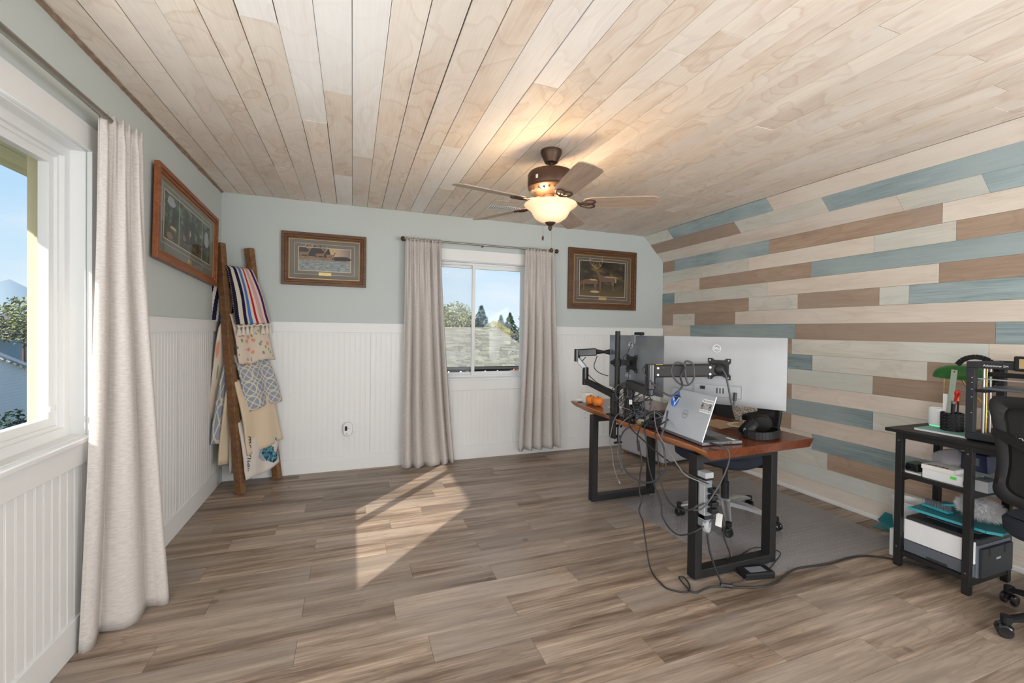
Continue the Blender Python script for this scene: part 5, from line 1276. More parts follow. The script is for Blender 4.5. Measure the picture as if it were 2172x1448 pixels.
# braided monitor cable: from the tilt head along the arm
cord('monitor_cable', 'braided cable wound round the big monitor arm and drooping below it', [(1.655, 2.00, 1.11), (1.60, 2.07, 1.12), (1.565, 2.075, 1.09), (1.585, 2.02, 1.03), (1.60, 1.95, .985), (1.615, 1.90, .968), (1.64, 1.88, .985), (1.70, 1.905, 1.02), (1.735, 1.96, 1.06), (1.74, 1.93, 1.125), (1.705, 1.965, 1.14), (1.69, 1.985, 1.09), (1.72, 1.965, 1.03), (1.76, 1.935, 1.015), (1.80, 1.93, 1.05), (1.80, 1.935, 1.13), (1.77, 1.955, 1.15), (1.745, 1.94, 1.12), (1.74, 1.92, 1.05), (1.755, 1.915, 1.02)], .0052, 'cable_grey', 5, 'cables on the monitor arms')
pa_ = loc_in(None, m2, (-.01, -.075, .035)); pb_ = loc_in(None, m2, (.035, -.085, .0)); pc_ = loc_in(None, m2, (.052, -.080, -.06)); pd_ = loc_in(None, m2, (.072, -.078, -.165)); pe_ = loc_in(None, m2, (.079, -.070, -.185)); pf_ = loc_in(None, m2, (.084, -.055, -.16)); pg_ = loc_in(None, m2, (.086, -.045, -.115))
cord('monitor_cable', 'braided cable hanging from the tilt head into the white monitor', [pa_, pb_, pc_, pd_, pe_, pf_, pg_], .0048, 'cable_grey', 5, 'cables on the monitor arms', ends=[('plug', pf_, pg_, .009, 'cable')])
cord('camera_cable', 'thin cord running from the webcam down behind the pole', [(1.79, 2.47, 1.275), (1.765, 2.475, 1.22), (1.755, 2.50, 1.16), (1.735, 2.515, 1.13), (1.74, 2.47, 1.07), (1.735, 2.445, 1.03), (1.72, 2.45, .97), (1.70, 2.49, .94), (1.70, 2.50, .90)], .0024, 'cable', 5, 'cables on the monitor arms')
cord('arm_cable', 'slack cord along the folded slim arm, upper of two', [(1.70, 2.79, 1.13), (1.68, 2.80, 1.05), (1.69, 2.74, 1.01), (1.74, 2.70, .99)], .0032, 'cable', 5, 'cables on the monitor arms')
cord('arm_cable', 'slack cord along the folded slim arm, lower of two', [(1.63, 2.835, 1.12), (1.605, 2.85, 1.07), (1.635, 2.82, 1.00), (1.66, 2.75, .95), (1.70, 2.68, .915), (1.72, 2.62, .90)], .0032, 'cable', 5, 'cables on the monitor arms')
# the tangle on the desk: coils that cannot be followed one by one
rs = random.Random(12); tg = bpy.data.objects.new('cable_tangle', None); COL.objects.link(tg); tg.location = (1.74, 2.42, DZ)
tag(tg, 'tangled heap of black and grey cables on the desk around the arm post', 'cables')
for mt, cnt in (('cable', 9), ('cable_grey', 10), ('cable_light', 5)):
    b = WB(tg)
    for q in range(cnt):
        cx_, cy_, cz_ = 1.70+rs.uniform(-.02, .06), 2.36+rs.uniform(-.10, .16), .86+rs.uniform(-.06, .075)
        if q % 2:
            R_ = rs.uniform(.035, .07); ax = rs.uniform(-.5, .5); ph0 = rs.uniform(0, 6)
            ps = []
            for k in range(22):
                a = ph0 + 2*PI*1.6*k/21
                ps.append((cx_+R_*.5*math.sin(a)*math.cos(ax)+.01*math.sin(2.7*a), cy_+R_*math.cos(a), cz_+R_*.75*math.sin(a+ax)+.012*math.sin(1.7*a)))
            b.tube(ps, rs.choice((.0026, .0032, .0040)), 6)
        else:
            ps = [(cx_, cy_, cz_+.02), (cx_-.03+rs.uniform(-.02, .02), cy_+rs.uniform(-.06, .06), cz_-.03), (1.69+rs.uniform(-.03, .05), cy_+rs.uniform(-.10, .10), .80), (1.71+rs.uniform(-.04, .06), cy_+rs.uniform(-.12, .12), .735)]
            b.tube(spline(ps, 6), rs.choice((.0026, .0034)), 6)
    for k in range(3 if mt != 'cable_light' else 2):
        y_ = 2.06+.13*k+rs.uniform(-.03, .03)
        b.tube(spline([(1.84+rs.uniform(-.03, .05), y_, .735), (1.80, y_+.05, .79+rs.uniform(0, .03)), (1.76, y_+.12, .775), (1.80, y_+.18, .735)], 6), .0034, 6)
    obj('coils', b, mt, tg, smooth=180, kind='stuff')
obj('plug', WB(tg).box(1.672, 1.69, 2.34, 2.352, .845, .875), 'white_plastic', tg, bevel=.002)

# ------------------------------------------------------------------ power tower on the near desk leg
t = thing('power_tower', 'grey and white power strip fixed upright on the near desk leg', 'power strip', (1.72, 1.752, .31))
obj('housing', B().box(-.020, .022, -.028, .026, .0, .275), 'grey_plastic', t, bevel=.004)
obj('side_stripe', B().box(-.024, -.018, -.024, .014, .04, .245), 'silver_plastic', t, bevel=.002)
obj('end_cap', B().box(-.026, .028, -.031, .027, .255, .285), 'silver_plastic', t, bevel=.004)
obj('band', B().box(-.024, .027, -.030, .0265, .245, .256), 'black_plastic', t); obj('band', B().box(-.024, .027, -.030, .0265, .045, .065), 'black_plastic', t)
for k in range(5):
    f = obj('outlet_face', B().box(-.014, .016, -.0295, -.027, .085+.03*k, .107+.03*k), 'grey_plastic', t)
    if k < 4:
        pl = obj('plug', B().box(-.010, .030+.006*(k % 2), -.062, -.028, .084+.034*k, .108+.034*k), 'black_plastic', t, bevel=.004)
obj('round_foot', B().lathe([(.005, -.013), (.032, -.013), (.035, -.008), (.035, .008), (.032, .013), (.005, .013)], 24, Tm(.006, -.012, .006, PI/2, 0, .5)), 'silver_plastic', t, smooth=45)
obj('cord_tag', B().box(-.001, .001, -.016, .016, -.03, .035), 'paper', t).matrix_local = Tm(.052, -.045, .040, 0, .18, .3)

# ------------------------------------------------------------------ black desk with shelves at its end
t = thing('shelf_desk', 'narrow black desk with open shelves at its left end, by the board wall', 'desk', (3.12, 1.25, 0))
RB = lambda: WB(t)
obj('desktop', RB().box(2.918, 3.335, .35, 1.615, .757, .776), 'black_steel', t, bevel=.002)
for x in (2.94, 3.30):
    for y in (1.548, 1.252, .42):
        lg = obj('leg', RB().box(x-.016, x+.016, y-.016, y+.016, .006, .757), 'black_steel', t, bevel=.002)
        obj('rubber_foot', RB().box(x-.014, x+.014, y-.014, y+.014, 0, .008), 'black_plastic', lg)
        for z in (.715, .11): 
            if x < 3 : obj('bolt', RB().cyl(.004, 0, .002, 8, Tm(x-.016, y, z, 0, -PI/2)), 'nickel', lg)
for z in (.515, .072):
    obj('shelf', RB().box(2.957, 3.284, 1.236, 1.564, z, z+.016), 'black_steel', t, bevel=.002)
    for y in (1.548, 1.252): obj('shelf_rail', RB().box(2.956, 3.284, y-.012, y+.012, z-.028, z), 'black_steel', t, bevel=.002)
    obj('shelf_rail', RB().box(2.930, 2.952, 1.268, 1.532, z-.006, z+.018), 'black_steel', t, bevel=.002); obj('shelf_rail', RB().box(3.29, 3.31, 1.268, 1.532, z-.006, z+.018), 'black_steel', t, bevel=.002)
for x in (2.94, 3.30): obj('top_rail', RB().box(x-.012, x+.012, .436, 1.532, .728, .757), 'black_steel', t, bevel=.002)
for y in (1.548, 1.252): obj('top_rail', RB().box(2.956, 3.284, y-.012, y+.012, .728, .757), 'black_steel', t, bevel=.002)

# things on top
t = thing('notebook', 'white notebook with teal cover under the router and pencil cup', 'notebook', (3.14, 1.41, .776))
obj('pages', B().box(-.128, .128, -.112, .112, .0004, .010), 'paper', t); obj('cover', B().box(-.13, .13, -.114, .114, .010, .0118), 'paper_teal', t)
t = thing('router', 'white rounded wireless router with green light on the black desk', 'router', (3.205, 1.50, .788))
P = [(.042*math.copysign(abs(math.cos(k*PI/20))**.7, math.cos(k*PI/20)), .046*math.copysign(abs(math.sin(k*PI/20))**.7, math.sin(k*PI/20))) for k in range(40)]
b = B(); i = None
for z, s_ in ((.006, .94), (.012, 1), (.098, 1), (.104, .96), (.104, .86), (.100, .80)):
    k0 = b.pts([(x*s_, y*s_, z) for x, y in P])
    if i is not None:
        for k in range(40): b.face([i+k, i+(k+1) % 40, k0+(k+1) % 40, k0+k])
    i = k0
b.face(range(i, i+40)); obj('case', b, 'white_plastic', t, smooth=45)
b = B(); k0 = b.pts([(x*.9, y*.9, z) for z in (0, .006) for x, y in P])
for k in range(40): b.face([k0+k, k0+(k+1) % 40, k0+40+(k+1) % 40, k0+40+k])
obj('status_light', b, 'led_green', t)
t = thing('pencil_cup', 'black woven pencil cup on the notebook', 'pencil cup', (3.125, 1.408, .788))
b = B(); n = 56; m_ = 24; pr = []
for a in range(m_+1):
    for k in range(n):
        th = 2*PI*k/n; r_ = .046 + .0022*(1 if ((k//2) + (a//2)) % 2 else -1)*(0 if a in (0, m_) else 1)
        pr.append((r_*math.cos(th+.03*math.sin(a*1.57)), r_*math.sin(th+.03*math.sin(a*1.57)), .001+.098*a/m_))
i = b.pts(pr)
for a in range(m_):
    for k in range(n):
        j = (k+1) % n; b.face([i+a*n+k, i+a*n+j, i+(a+1)*n+j, i+(a+1)*n+k])
b.lathe([(.046, .099), (.041, .099), (.041, .004), (.001, .004)], 28, cap=False); b.cyl(.045, 0, .002, 28)
obj('woven_wall', b, 'black_plastic', t, smooth=25)
def stick(name, label, cat, base, tip, parts):
    o = thing(name, label, cat, base); return o
o = thing('ruler', 'pale green metal ruler leaning out of the pencil cup', 'ruler', (3.125, 1.428, .795))
obj('blade', WB(o).bar((3.125, 1.428, .795), (3.11, 1.396, 1.125), .002, .026, (0, 1, 0)), 'steel_green', o); obj('hang_hole', WB(o).cyl(.004, -.0018, .0018, 10, Tm(3.1105, 1.3965, 1.115, 0, PI/2)), 'dark_print', o)
o = thing('white_spatula', 'white plastic stick standing in the pencil cup behind the ruler', 'stick', (3.14, 1.445, .795)); obj('blade', WB(o).bar((3.14, 1.445, .795), (3.14, 1.447, .985), .003, .020, (0, 1, 0)), 'white_plastic', o, bevel=.001)
o = thing('red_pliers', 'red handled flush cutter leaning in the pencil cup', 'cutter', (3.13, 1.42, .80))
for dx in (0, .012): obj('handle', WB(o).tube(spline([(3.13+dx, 1.418, .80), (3.13+dx, 1.405, .93), (3.12+dx*2.2, 1.393, .985), (3.115+dx, 1.386, 1.012)], 4), [.005]*9+[.008]*3+[.004], 8), 'red', o, smooth=60)
obj('spring_wire', WB(o).tube([(3.12, 1.388, 1.005), (3.118, 1.374, .998)], .0018, 6), 'red', o)
o = thing('marker', 'black marker pen standing in the pencil cup', 'pen', (3.115, 1.40, .80)); obj('barrel', WB(o).tube([(3.115, 1.402, .80), (3.11, 1.398, .94)], .0085, 10), 'black_plastic', o, smooth=50); obj('cap', WB(o).tube([(3.11, 1.398, .94), (3.109, 1.397, .952)], .0095, 10), 'grey_plastic', o, smooth=50)
o = thing('pencil', 'dark pencil with orange tip in the pencil cup', 'pencil', (3.135, 1.392, .80)); obj('barrel', WB(o).tube([(3.135, 1.392, .80), (3.12, 1.382, .955)], .0045, 6), 'black_plastic', o); obj('tip', WB(o).tube([(3.12, 1.382, .955), (3.118, 1.381, .975)], [.0045, .001], 6), 'orange_skin', o)
# banker lamp
t = thing('desk_lamp', 'brass banker lamp with dark green glass shade behind the pencil cup', 'lamp', (3.30, 1.33, .776))
b = WB(t)
def sh(u, v):
    a = PI*v; y = (u*2-1); e = max(.0, 1-abs(y)**2.6)**.5
    return (3.315 + .062*e*math.cos(a)*-1, 1.455 + .135*y, 1.062 + .010*(1-e) + .082*e*math.sin(a))
b.grid(sh, 20, 14); obj('shade', b, 'green_glass', t, smooth=180)
b = WB(t); b.grid(lambda u, v: tuple(Vector((3.315, 1.455, 1.06)) + (Vector(sh(u, v))-Vector((3.315, 1.455, 1.06)))*.95), 20, 14); obj('shade_lining', b, 'porcelain_shade', t, smooth=180)
obj('base', WB(t).lathe([(.075, .776), (.078, .782), (.070, .788), (.035, .796), (.016, .81)], 28, Tm(3.30, 1.33, 0)), 'brass', t, smooth=50)
obj('stem', WB(t).tube(spline([(3.30, 1.33, .80), (3.30, 1.335, .90), (3.31, 1.40, .98), (3.315, 1.45, 1.06), (3.315, 1.455, 1.10)], 5), .0085, 10).ball((3.30, 1.333, .865), .018, 12, 8), 'brass', t, smooth=60)
obj('pull_chain', WB(t).tube([(3.30, 1.527, 1.075), (3.30, 1.527, .97)], .0015, 6), 'brass', t)
# 3d printer
t = thing('printer_3d', 'black open frame 3D printer standing on the narrow black desk', '3D printer', (3.14, 1.10, .776))
X0_, X1_, Y0_, Y1_ = 2.985, 3.30, .905, 1.294
b = WB(t); b.box(X0_, X1_, Y0_, Y1_, .782, .818); obj('base_frame', b, 'printer_dark', t, bevel=.005)
for x in (X0_+.016, X1_-.016):
    for y in (Y1_-.016, Y0_+.016):
        c_ = obj('column', WB(t).box(x-.016, x+.016, y-.016, y+.016, .818, 1.149), 'printer_dark', t, bevel=.002)
        if x < 3.1:
            for z in (.83, .86, .92, 1.0, 1.04, 1.075, 1.10): obj('rivet', WB(t).cyl(.003, 0, .0012, 8, Tm(x-.016, y-.008, z, 0, -PI/2)), 'silver_plastic' if z > .9 else 'dark_print', c_)
b = WB(t); b.box(X0_, X0_+.030, Y0_, Y1_, 1.149, 1.182).box(X1_-.03, X1_, Y0_, Y1_, 1.149, 1.182).box(X0_+.03, X1_-.03, Y1_-.030, Y1_, 1.149, 1.182).box(X0_+.03, X1_-.03, Y0_, Y0_+.030, 1.149, 1.182)
tf = obj('top_frame', b, 'printer_dark', t, bevel=.003)
Mr = lambda x, y, z: Matrix.Translation(-t.location) @ basis((x, y, z), (0, -1, 0), (0, 0, 1), (-1, 0, 0))
text('printer_lettering', 'Adventurer 5M', .0145, Mr(X0_-.0006, 1.185, 1.1645), 'white_print', t, .0004)
b = WB(t); M = Mr(X0_-.0006, 1.163, .797); 
bb = B(b.M); 
Ml = basis((X0_-.0008, 1.160, .798), (0, -1, 0), (0, 0, 1), (-1, 0, 0)) @ Matrix.Rotation(.75, 4, 'Z')
for q in ([(-.009, -.011), (-.004, -.011), (-.004, .011), (-.009, .011)], [(-.004, .006), (.010, .006), (.010, .011), (-.004, .011)], [(-.004, -.003), (.006, -.003), (.006, .002), (-.004, .002)]):
    bb.prism(q, 0, .0008, Ml)
obj('logo_mark', bb, 'white_print', t)
obj('touch_screen', WB(t).box(2.968, 2.99, .985, 1.118, 1.146, 1.218), 'black_plastic', t, bevel=.006)
obj('screen_glass', WB(t).box(2.9668, 2.968, 1.0, 1.098, 1.160, 1.206), 'kraft', t)
obj('bed', WB(t).box(3.02, 3.27, .96, 1.252, 1.040, 1.052), 'printer_slate', t, bevel=.003)
obj('bed_arm', WB(t).box(3.0, 3.16, 1.225, 1.265, 1.026, 1.040), 'black_plastic', t, bevel=.002)
for x in (3.03, 3.09): obj('guide_rod', WB(t).cyl(.006, .818, 1.15, 12, Tm(x, 1.244, 0)), 'nickel', t, smooth=50)
obj('guide_rod', WB(t).cyl(.004, .818, 1.15, 10, Tm(3.06, 1.246, 0)), 'brass', t, smooth=50)
obj('gantry', WB(t).box(3.08, 3.11, .93, 1.27, 1.105, 1.128).box(3.05, 3.14, 1.02, 1.10, 1.070, 1.140), 'black_plastic', t, bevel=.003)
obj('belt_rail', WB(t).box(3.015, 3.022, .92, 1.265, 1.092, 1.098), 'silver_plastic', t)
obj('rear_panel', WB(t).box(X1_-.012, X1_-.006, Y0_+.03, 1.185, .82, 1.02), 'printer_slate', t)
b = WB(t); arc = [(3.17+.0*a, 1.335+.085*math.cos(.45+a*.36), 1.115+.085*math.sin(.45+a*.36)) for a in range(11)]
for k in range(10): b.bar(arc[k], arc[k+1], .026, .010, (1, 0, 0))
obj('filament_guide', b, 'black_plastic', t, bevel=.002)

# shelf contents
t = thing('flat_white_box', 'flat white cardboard box with green sticker on the middle shelf', 'box', (3.02, 1.34, .531))
obj('tray', B().box(-.060, .075, -.080, .115, 0, .052), 'white_plastic', t, bevel=.002); obj('lid', B().box(-.064, .079, -.02, .119, .050, .074), 'paper', t, bevel=.002)
obj('green_sticker', B().box(-.0612, -.0600, -.030, -.004, .028, .043), 'lime', t); obj('house_mark', B().prism([(-.006, -.012), (.006, -.012), (.006, .006), (0, .014), (-.006, .006)], 0, .0008, basis((-.0602, -.062, .024), (0, -1, 0), (0, 0, 1), (-1, 0, 0))), 'dark_print', t)
b = B()
for k in range(6): b.box(-.050, -.030, .014+.015*k, .024+.015*k, .0742, .0746)
obj('printed_marks', b, 'dark_print', t)
t = thing('narrow_box', 'narrow grey and white carton poking out past the near shelf post', 'box', (3.01, 1.222, .531)); obj('carton', B().box(-.05, .06, -.032, .028, 0, .056), 'grey_plastic', t, bevel=.002); obj('white_end', B().box(-.052, -.048, -.030, .030, .001, .056), 'silver_plastic', t, bevel=.001)
t = thing('clear_bag', 'crumpled grey plastic bag on the middle shelf', 'bag', (3.15, 1.40, .531))
def crump(b, amp, fr):
    b.v = [(x+amp*mnoise.noise(Vector((x*fr, y*fr, z*fr+3))), y+amp*mnoise.noise(Vector((x*fr+7, y*fr, z*fr))), z+amp*.8*mnoise.noise(Vector((x*fr, y*fr+5, z*fr)))*(1 if z > .01 else 0)) for x, y, z in b.v]; return b
obj('film', crump(B().ball((0, 0, .075), .088, 22, 16, sq=(.75, 1.0, .85)), .028, 16), 'bag_plastic', t, smooth=30)
t = thing('navy_bag', 'shiny navy blue packet behind the near shelf post', 'packet', (3.11, 1.285, .606))
obj('pouch', crump(B().box(-.05, .09, -.055, .05, 0, .092), .012, 14), 'navy', t, bevel=.006); obj('front_label', B().box(-.054, -.050, -.02, .03, .03, .07), 'printer_slate', t)
t = thing('loose_papers', 'loose papers sticking out at the right of the middle shelf', 'papers', (3.18, 1.20, .531))
for k in range(4): obj('sheet', crump(B().grid(lambda u, v: ((u-.5)*.16, (v-.5)*.09, .010+.010*k+.012*u), 6, 4), .010, 12), 'paper', t, solid=.001).matrix_local = Tm(0, .01*k, 0, 0, 0, .25*k)
t = thing('small_projector', 'little black and green gadget on the middle shelf by the far post', 'gadget', (3.02, 1.518, .541)); obj('case', B().box(-.035, .05, -.030, .030, 0, .040), 'black_plastic', t, bevel=.005); obj('top_plate', B().box(-.03, .05, -.026, .026, .040, .046), 'green_dark', t, bevel=.002)
for y in (-.012, .014): obj('lens', B().cyl(.013, 0, .004, 16, Tm(-.035, y, .020, 0, -PI/2)), 'black_gloss', t, smooth=50)
t = thing('paper_stack', 'thin stack of white papers under the black gadget', 'papers', (3.03, 1.51, .5312))
obj('sheets', B().box(-.06, .06, -.045, .045, 0, .009), 'paper', t)
t = thing('inkjet_printer', 'black and white printer on the bottom shelf', 'printer', (3.12, 1.38, .088))
obj('body', B().box(-.155, .155, -.155, .150, .0, .165), 'printer_slate', t, bevel=.004)
obj('white_front', B().box(-.166, -.150, -.148, .150, .070, .182), 'white_plastic', t, bevel=.003)
obj('top_lid', B().box(-.150, .160, -.158, .152, .165, .198), 'printer_dark', t, bevel=.008)
obj('lid_seam', B().box(-.1508, -.150, -.05, -.046, .168, .196).box(-.1508, -.150, .05, .054, .168, .196), 'dark_print', t)
obj('feed_slot', B().box(-.06, .10, -.12, .10, .198, .201), 'printer_slate', t)
pt = obj('paper_tray', B().box(-.168, -.140, -.146, .148, .004, .066), 'printer_slate', t, bevel=.002); obj('tray_grip', B().box(-.1692, -.160, -.045, .045, .004, .018), 'dark_print', pt)
sp = obj('side_panel', B().box(-.140, .14, -.170, -.154, .006, .150), 'printer_dark', t, bevel=.003); obj('badge', B().box(-.02, .02, -.1712, -.170, .085, .095), 'silver_plastic', sp)
for x in (-.08, .06): obj('panel_latch', B().box(x-.006, x+.006, -.1712, -.169, .110, .148), 'black_plastic', sp)
t = thing('dustpan', 'teal dustpan lying on top of the printer', 'dustpan', (3.10, 1.33, .2895))
b = B(); P = [(-.13, .19), (-.125, -.13), (-.09, -.175), (.12, -.195), (.15, -.15), (.14, .15), (.05, .185)]
i = b.pts([(x, y, .050+.075*max(0, x+.05)) for x, y in P] + [(x, y, .038+.075*max(0, x+.05)) for x, y in P]); n_ = len(P)
b.face(range(i, i+n_)); b.face(range(i+n_, i+2*n_))
for k in range(n_): b.face([i+k, i+(k+1) % n_, i+n_+(k+1) % n_, i+n_+k])
obj('pan', b, 'teal', t, bevel=.003)
b = B(); b.bar((-.132, .19, .046), (-.127, -.13, .046), .008, .013); b.bar((-.127, -.13, .046), (-.092, -.177, .047), .008, .013); obj('lip', b, 'teal_bright', t)
b = B(); b.box(-.02, .10, .02, .10, .0, .045); obj('handle_socket', b, 'teal', t, bevel=.01)
t = thing('hand_brush', 'teal hand brush with grey bristles resting in the dustpan', 'brush', (3.06, 1.43, .345), -.15)
obj('back', B().box(-.02, .02, -.06, .07, 0, .014), 'teal_bright', t, bevel=.004)
b = B(); rs = random.Random(3)
for k in range(240):
    x, y = rs.uniform(-.017, .017), rs.uniform(-.055, .065); b.bar((x, y, .013), (x+rs.uniform(-.004, .004), y+rs.uniform(-.004, .004), .042), .0016, .0016)
obj('bristles', b, 'grey_plastic', t, kind='stuff')
t = thing('feather_duster', 'fluffy white duster lying on the dustpan', 'duster', (3.07, 1.262, .415))
b = B(); b.ball((0, 0, 0), .048, 14, 10, sq=(.85, 1.7, .95)); obj('core', b, 'fluff', t, smooth=180)
b = B()
for k in range(2600):
    u, v = rs.uniform(-1, 1), rs.uniform(0, 2*PI); q = (1-u*u)**.5
    nrm = Vector((q*math.cos(v), u, q*math.sin(v))); p = Vector((nrm.x*.040, nrm.y*.080, nrm.z*.045)); d = (nrm + Vector((rs.uniform(-.5, .5), rs.uniform(-.5, .5), rs.uniform(-.5, .5)))).normalized()
    e = p + d*rs.uniform(.016, .034); s_ = d.orthogonal().normalized()*.0018
    i = b.pts([p-s_, p+s_, e]); b.face([i, i+1, i+2])
obj('fluff', b, 'fluff', t, kind='stuff')
obj('handle', B().tube([(-.01, .075, -.01), (-.02, .15, -.035)], .007, 8), 'teal_bright', t, smooth=60)

# floor things by the board wall
t = thing('waste_bin', 'white plastic waste bin on the floor behind the shelf desk', 'bin', (3.285, 1.665, 0))
b = B(); n = 40; pr = []
for z, s_ in ((0, .70), (.004, .74), (.27, 1.0), (.278, 1.03), (.280, 1.0), (.272, .96), (.012, .70)):
    pr.append([(.082*s_*math.cos(2*PI*k/n), .102*s_*math.sin(2*PI*k/n), z) for k in range(n)])
i = b.pts([q for r_ in pr for q in r_])
for a in range(len(pr)-1):
    for k in range(n):
        j = (k+1) % n; b.face([i+a*n+k, i+a*n+j, i+(a+1)*n+j, i+(a+1)*n+k])
b.face(range(i, i+n)); b.face(range(i+(len(pr)-1)*n, i+len(pr)*n)); obj('tub', b, 'white_plastic', t, smooth=50)
obj('rim', B().tube([(.084*math.cos(2*PI*k/n), .104*math.sin(2*PI*k/n), .278) for k in range(n)], .004, 6, True), 'vinyl_white', t, smooth=180)
t = thing('bookend', 'teal folded metal bookend on the floor beside the white bin', 'bookend', (3.405, 1.862, .002), .12)
obj('foot', B().box(-.05, .05, -.045, .06, 0, .002), 'teal', t)
b = B(); i = b.pts([(-.05, -.045, .001), (-.05, .03, .06), (-.045, -.01, .125), (-.02, -.05, .115), (.02, -.055, .09), (.04, -.05, .002)]); b.face(range(i, i+6)); obj('upright', b, 'teal', t, solid=.002)
t = thing('white_carton', 'narrow white carton on the floor behind the far shelf post', 'box', (3.06, 1.612, 0)); obj('carton', B().box(-.03, .03, -.028, .028, .0005, .155), 'white_plastic', t, bevel=.002); obj('flap', B().box(-.03, .03, -.028, .028, .155, .157), 'paper', t)
t = thing('outlet_cord', 'tan twisted cord hanging down behind the printer at the right edge', 'cable', (3.33, 1.13, .06)); obj('wire', WB(t).tube(spline([(3.36, 1.20, .56), (3.36, 1.16, .40), (3.34, 1.10, .30), (3.33, 1.13, .20), (3.35, 1.10, .10), (3.33, 1.13, .006)], 6), .004, 7), 'tan_cord', t, smooth=180)
t.name = 'tan_cable'

# ------------------------------------------------------------------ outside the back window
obj('terrain', B().box(-90, 90, 4.6, 120, -4.2, -4.0).box(-90, -1.3, -60, 120, -4.2, -4.0), 'ground_ext', kind=S)
nb = thing('neighbour_house', 'low house with a broad weathered shingle roof outside the back window', 'house', (3.0, 15, -4.0))
A0, A1 = Vector((-3.5, 13.0, .18)), Vector((-3.5, 17.0, 1.40))
xe0, xe1 = 6.15, 5.62
b = WB(nb); i = b.pts([(-3.5, 13.0, .16), (xe0, 13.0, .16), (xe1, 17.0, 1.38), (-3.5, 17.0, 1.38), (-3.5, 21, .1), (xe0, 21, .1)]); b.face([i, i+1, i+2, i+3]); b.face([i+3, i+2, i+5, i+4]); b.face([i+1, i+5, i+2])
obj('roof_deck', b, 'fascia_dark', nb)
b = WB(nb); rs = random.Random(5); NR = 30
for r_ in range(NR):
    g0, g1 = r_/NR, (r_+1.08)/NR; x = -3.5 + rs.uniform(-.2, 0)
    while x < 6.3:
        wd = rs.uniform(.14, .34); xr_ = xe0+(xe1-xe0)*g0
        xa, xb = x, min(x+wd-.006, xr_)
        if xb > xa:
            th = rs.uniform(.012, .035)
            p = [A0.lerp(A1, g0), A0.lerp(A1, g1)]
            q = [(xa, p[0].y, p[0].z+th), (xb, p[0].y, p[0].z+th), (xb, p[1].y, p[1].z+.006), (xa, p[1].y, p[1].z+.006), (xa, p[0].y, p[0].z), (xb, p[0].y, p[0].z)]
            i = b.pts(q); b.face([i, i+1, i+2, i+3]); b.face([i+4, i+5, i+1, i])
        x += wd
obj('shingles', b, 'shingle', nb, kind='stuff')
obj('ridge_cap', WB(nb).bar((-3.5, 17.0, 1.405), (xe1, 17.0, 1.405), .25, .03), 'shingle', nb)
obj('gutter', WB(nb).box(-3.5, xe0, 12.92, 13.02, .10, .16), 'fascia_dark', nb)
obj('wall', WB(nb).box(-3.3, 6.0, 13.3, 20.7, -4, .15), 'fascia_dark', nb)
for x in (-1.0, 1.9, 3.3): obj('post', WB(nb).box(x, x+.10, 13.05, 13.15, -4, .05), 'siding_yellow', nb)
obj('skylight_glass', WB(nb).box(2.2, 3.0, 13.06, 13.1, -1.2, -.22), 'printer_slate', nb)
for k, (x, w_) in enumerate(zip((2.73, 3.10, 3.45, 3.88, 4.28), ('first', 'second', 'third', 'fourth', 'fifth'))):
    o = thing('string_light', 'white string bulb under the shingle roof eave, %s from the left' % w_, 'light bulb', (x, 12.9, .06), 0, 'string lights along the neighbour eave')
    obj('bulb', B().ball((0, 0, -.03), .028, 10, 7), 'string_bulb', o, smooth=180); obj('socket', B().cyl(.014, -.008, .03, 8), 'black_plastic', o)

def leaves(b, rs, c, rad, n, size, shape='ball'):
    for k in range(n):
        if shape == 'ball':
            while True:
                p = Vector((rs.uniform(-1, 1), rs.uniform(-1, 1), rs.uniform(-1, 1)))
                if .25 < p.length < 1: break
            q = Vector(c) + Vector((p.x*rad[0], p.y*rad[1], p.z*rad[2]))
        else:   # conifer
            h = rs.random()**.8; a = rs.uniform(0, 2*PI); tier = (h*8+a*.16) % 1
            r_ = (1-h)*(.42+.58*(1-tier))*(1+.16*math.sin(5*a))*rs.uniform(.5, 1)**.5
            q = Vector(c) + Vector((r_*rad[0]*math.cos(a), r_*rad[1]*math.sin(a), h*rad[2]-.25*r_*rad[0]))
        d = Vector((rs.uniform(-1, 1), rs.uniform(-1, 1), rs.uniform(-1, .6))).normalized()
        e = d.orthogonal().normalized(); s_ = size*rs.uniform(.6, 1.4)
        i = b.pts([q-d*s_-e*s_*.45, q-d*s_*.2+e*s_*.55, q+d*s_]); b.face([i, i+1, i+2])
def tree(name, label, loc, crowns, mt, n, size, shape='ball', seed=1, trunk=.15, group='trees beyond the shingle roof'):
    t = thing(name, label, 'tree', loc, 0, group); rs = random.Random(seed)
    b = B()
    for c, rad in crowns: leaves(b, rs, c, rad, n//len(crowns), size, shape)
    obj('foliage', b, mt, t, kind='stuff')
    hmax = max(c[2] + (rad[2] if shape != 'ball' else 0) for c, rad in crowns)
    br = B().tube([(0, 0, 0), (0, .02, hmax*.5), (0, 0, hmax*.97)], [trunk, trunk*.7, trunk*.15], 8)
    if shape == 'ball':
        for c, rad in crowns: br.tube([(0, 0, max(.5, c[2]-rad[2]*1.1)), (c[0]*.6, c[1]*.6, c[2]-rad[2]*.3), c], [trunk*.4, trunk*.25, .02], 6)
    obj('trunk', br, 'bark', t, smooth=60)
Zg = -4.0
tree('willow_tree', 'big pale willow rising over the left part of the shingle roof', (6.3, 30, Zg), [((-.6, 0, 5.6), (1.2, 1.2, 1.6)), ((.6, 0, 5.9), (1.3, 1.2, 1.4)), ((1.3, .3, 5.2), (.9, 1, 1.3)), ((-1.5, 0, 5.0), (.9, 1, 1.2))], 'leaf_willow', 9000, .10, seed=2)
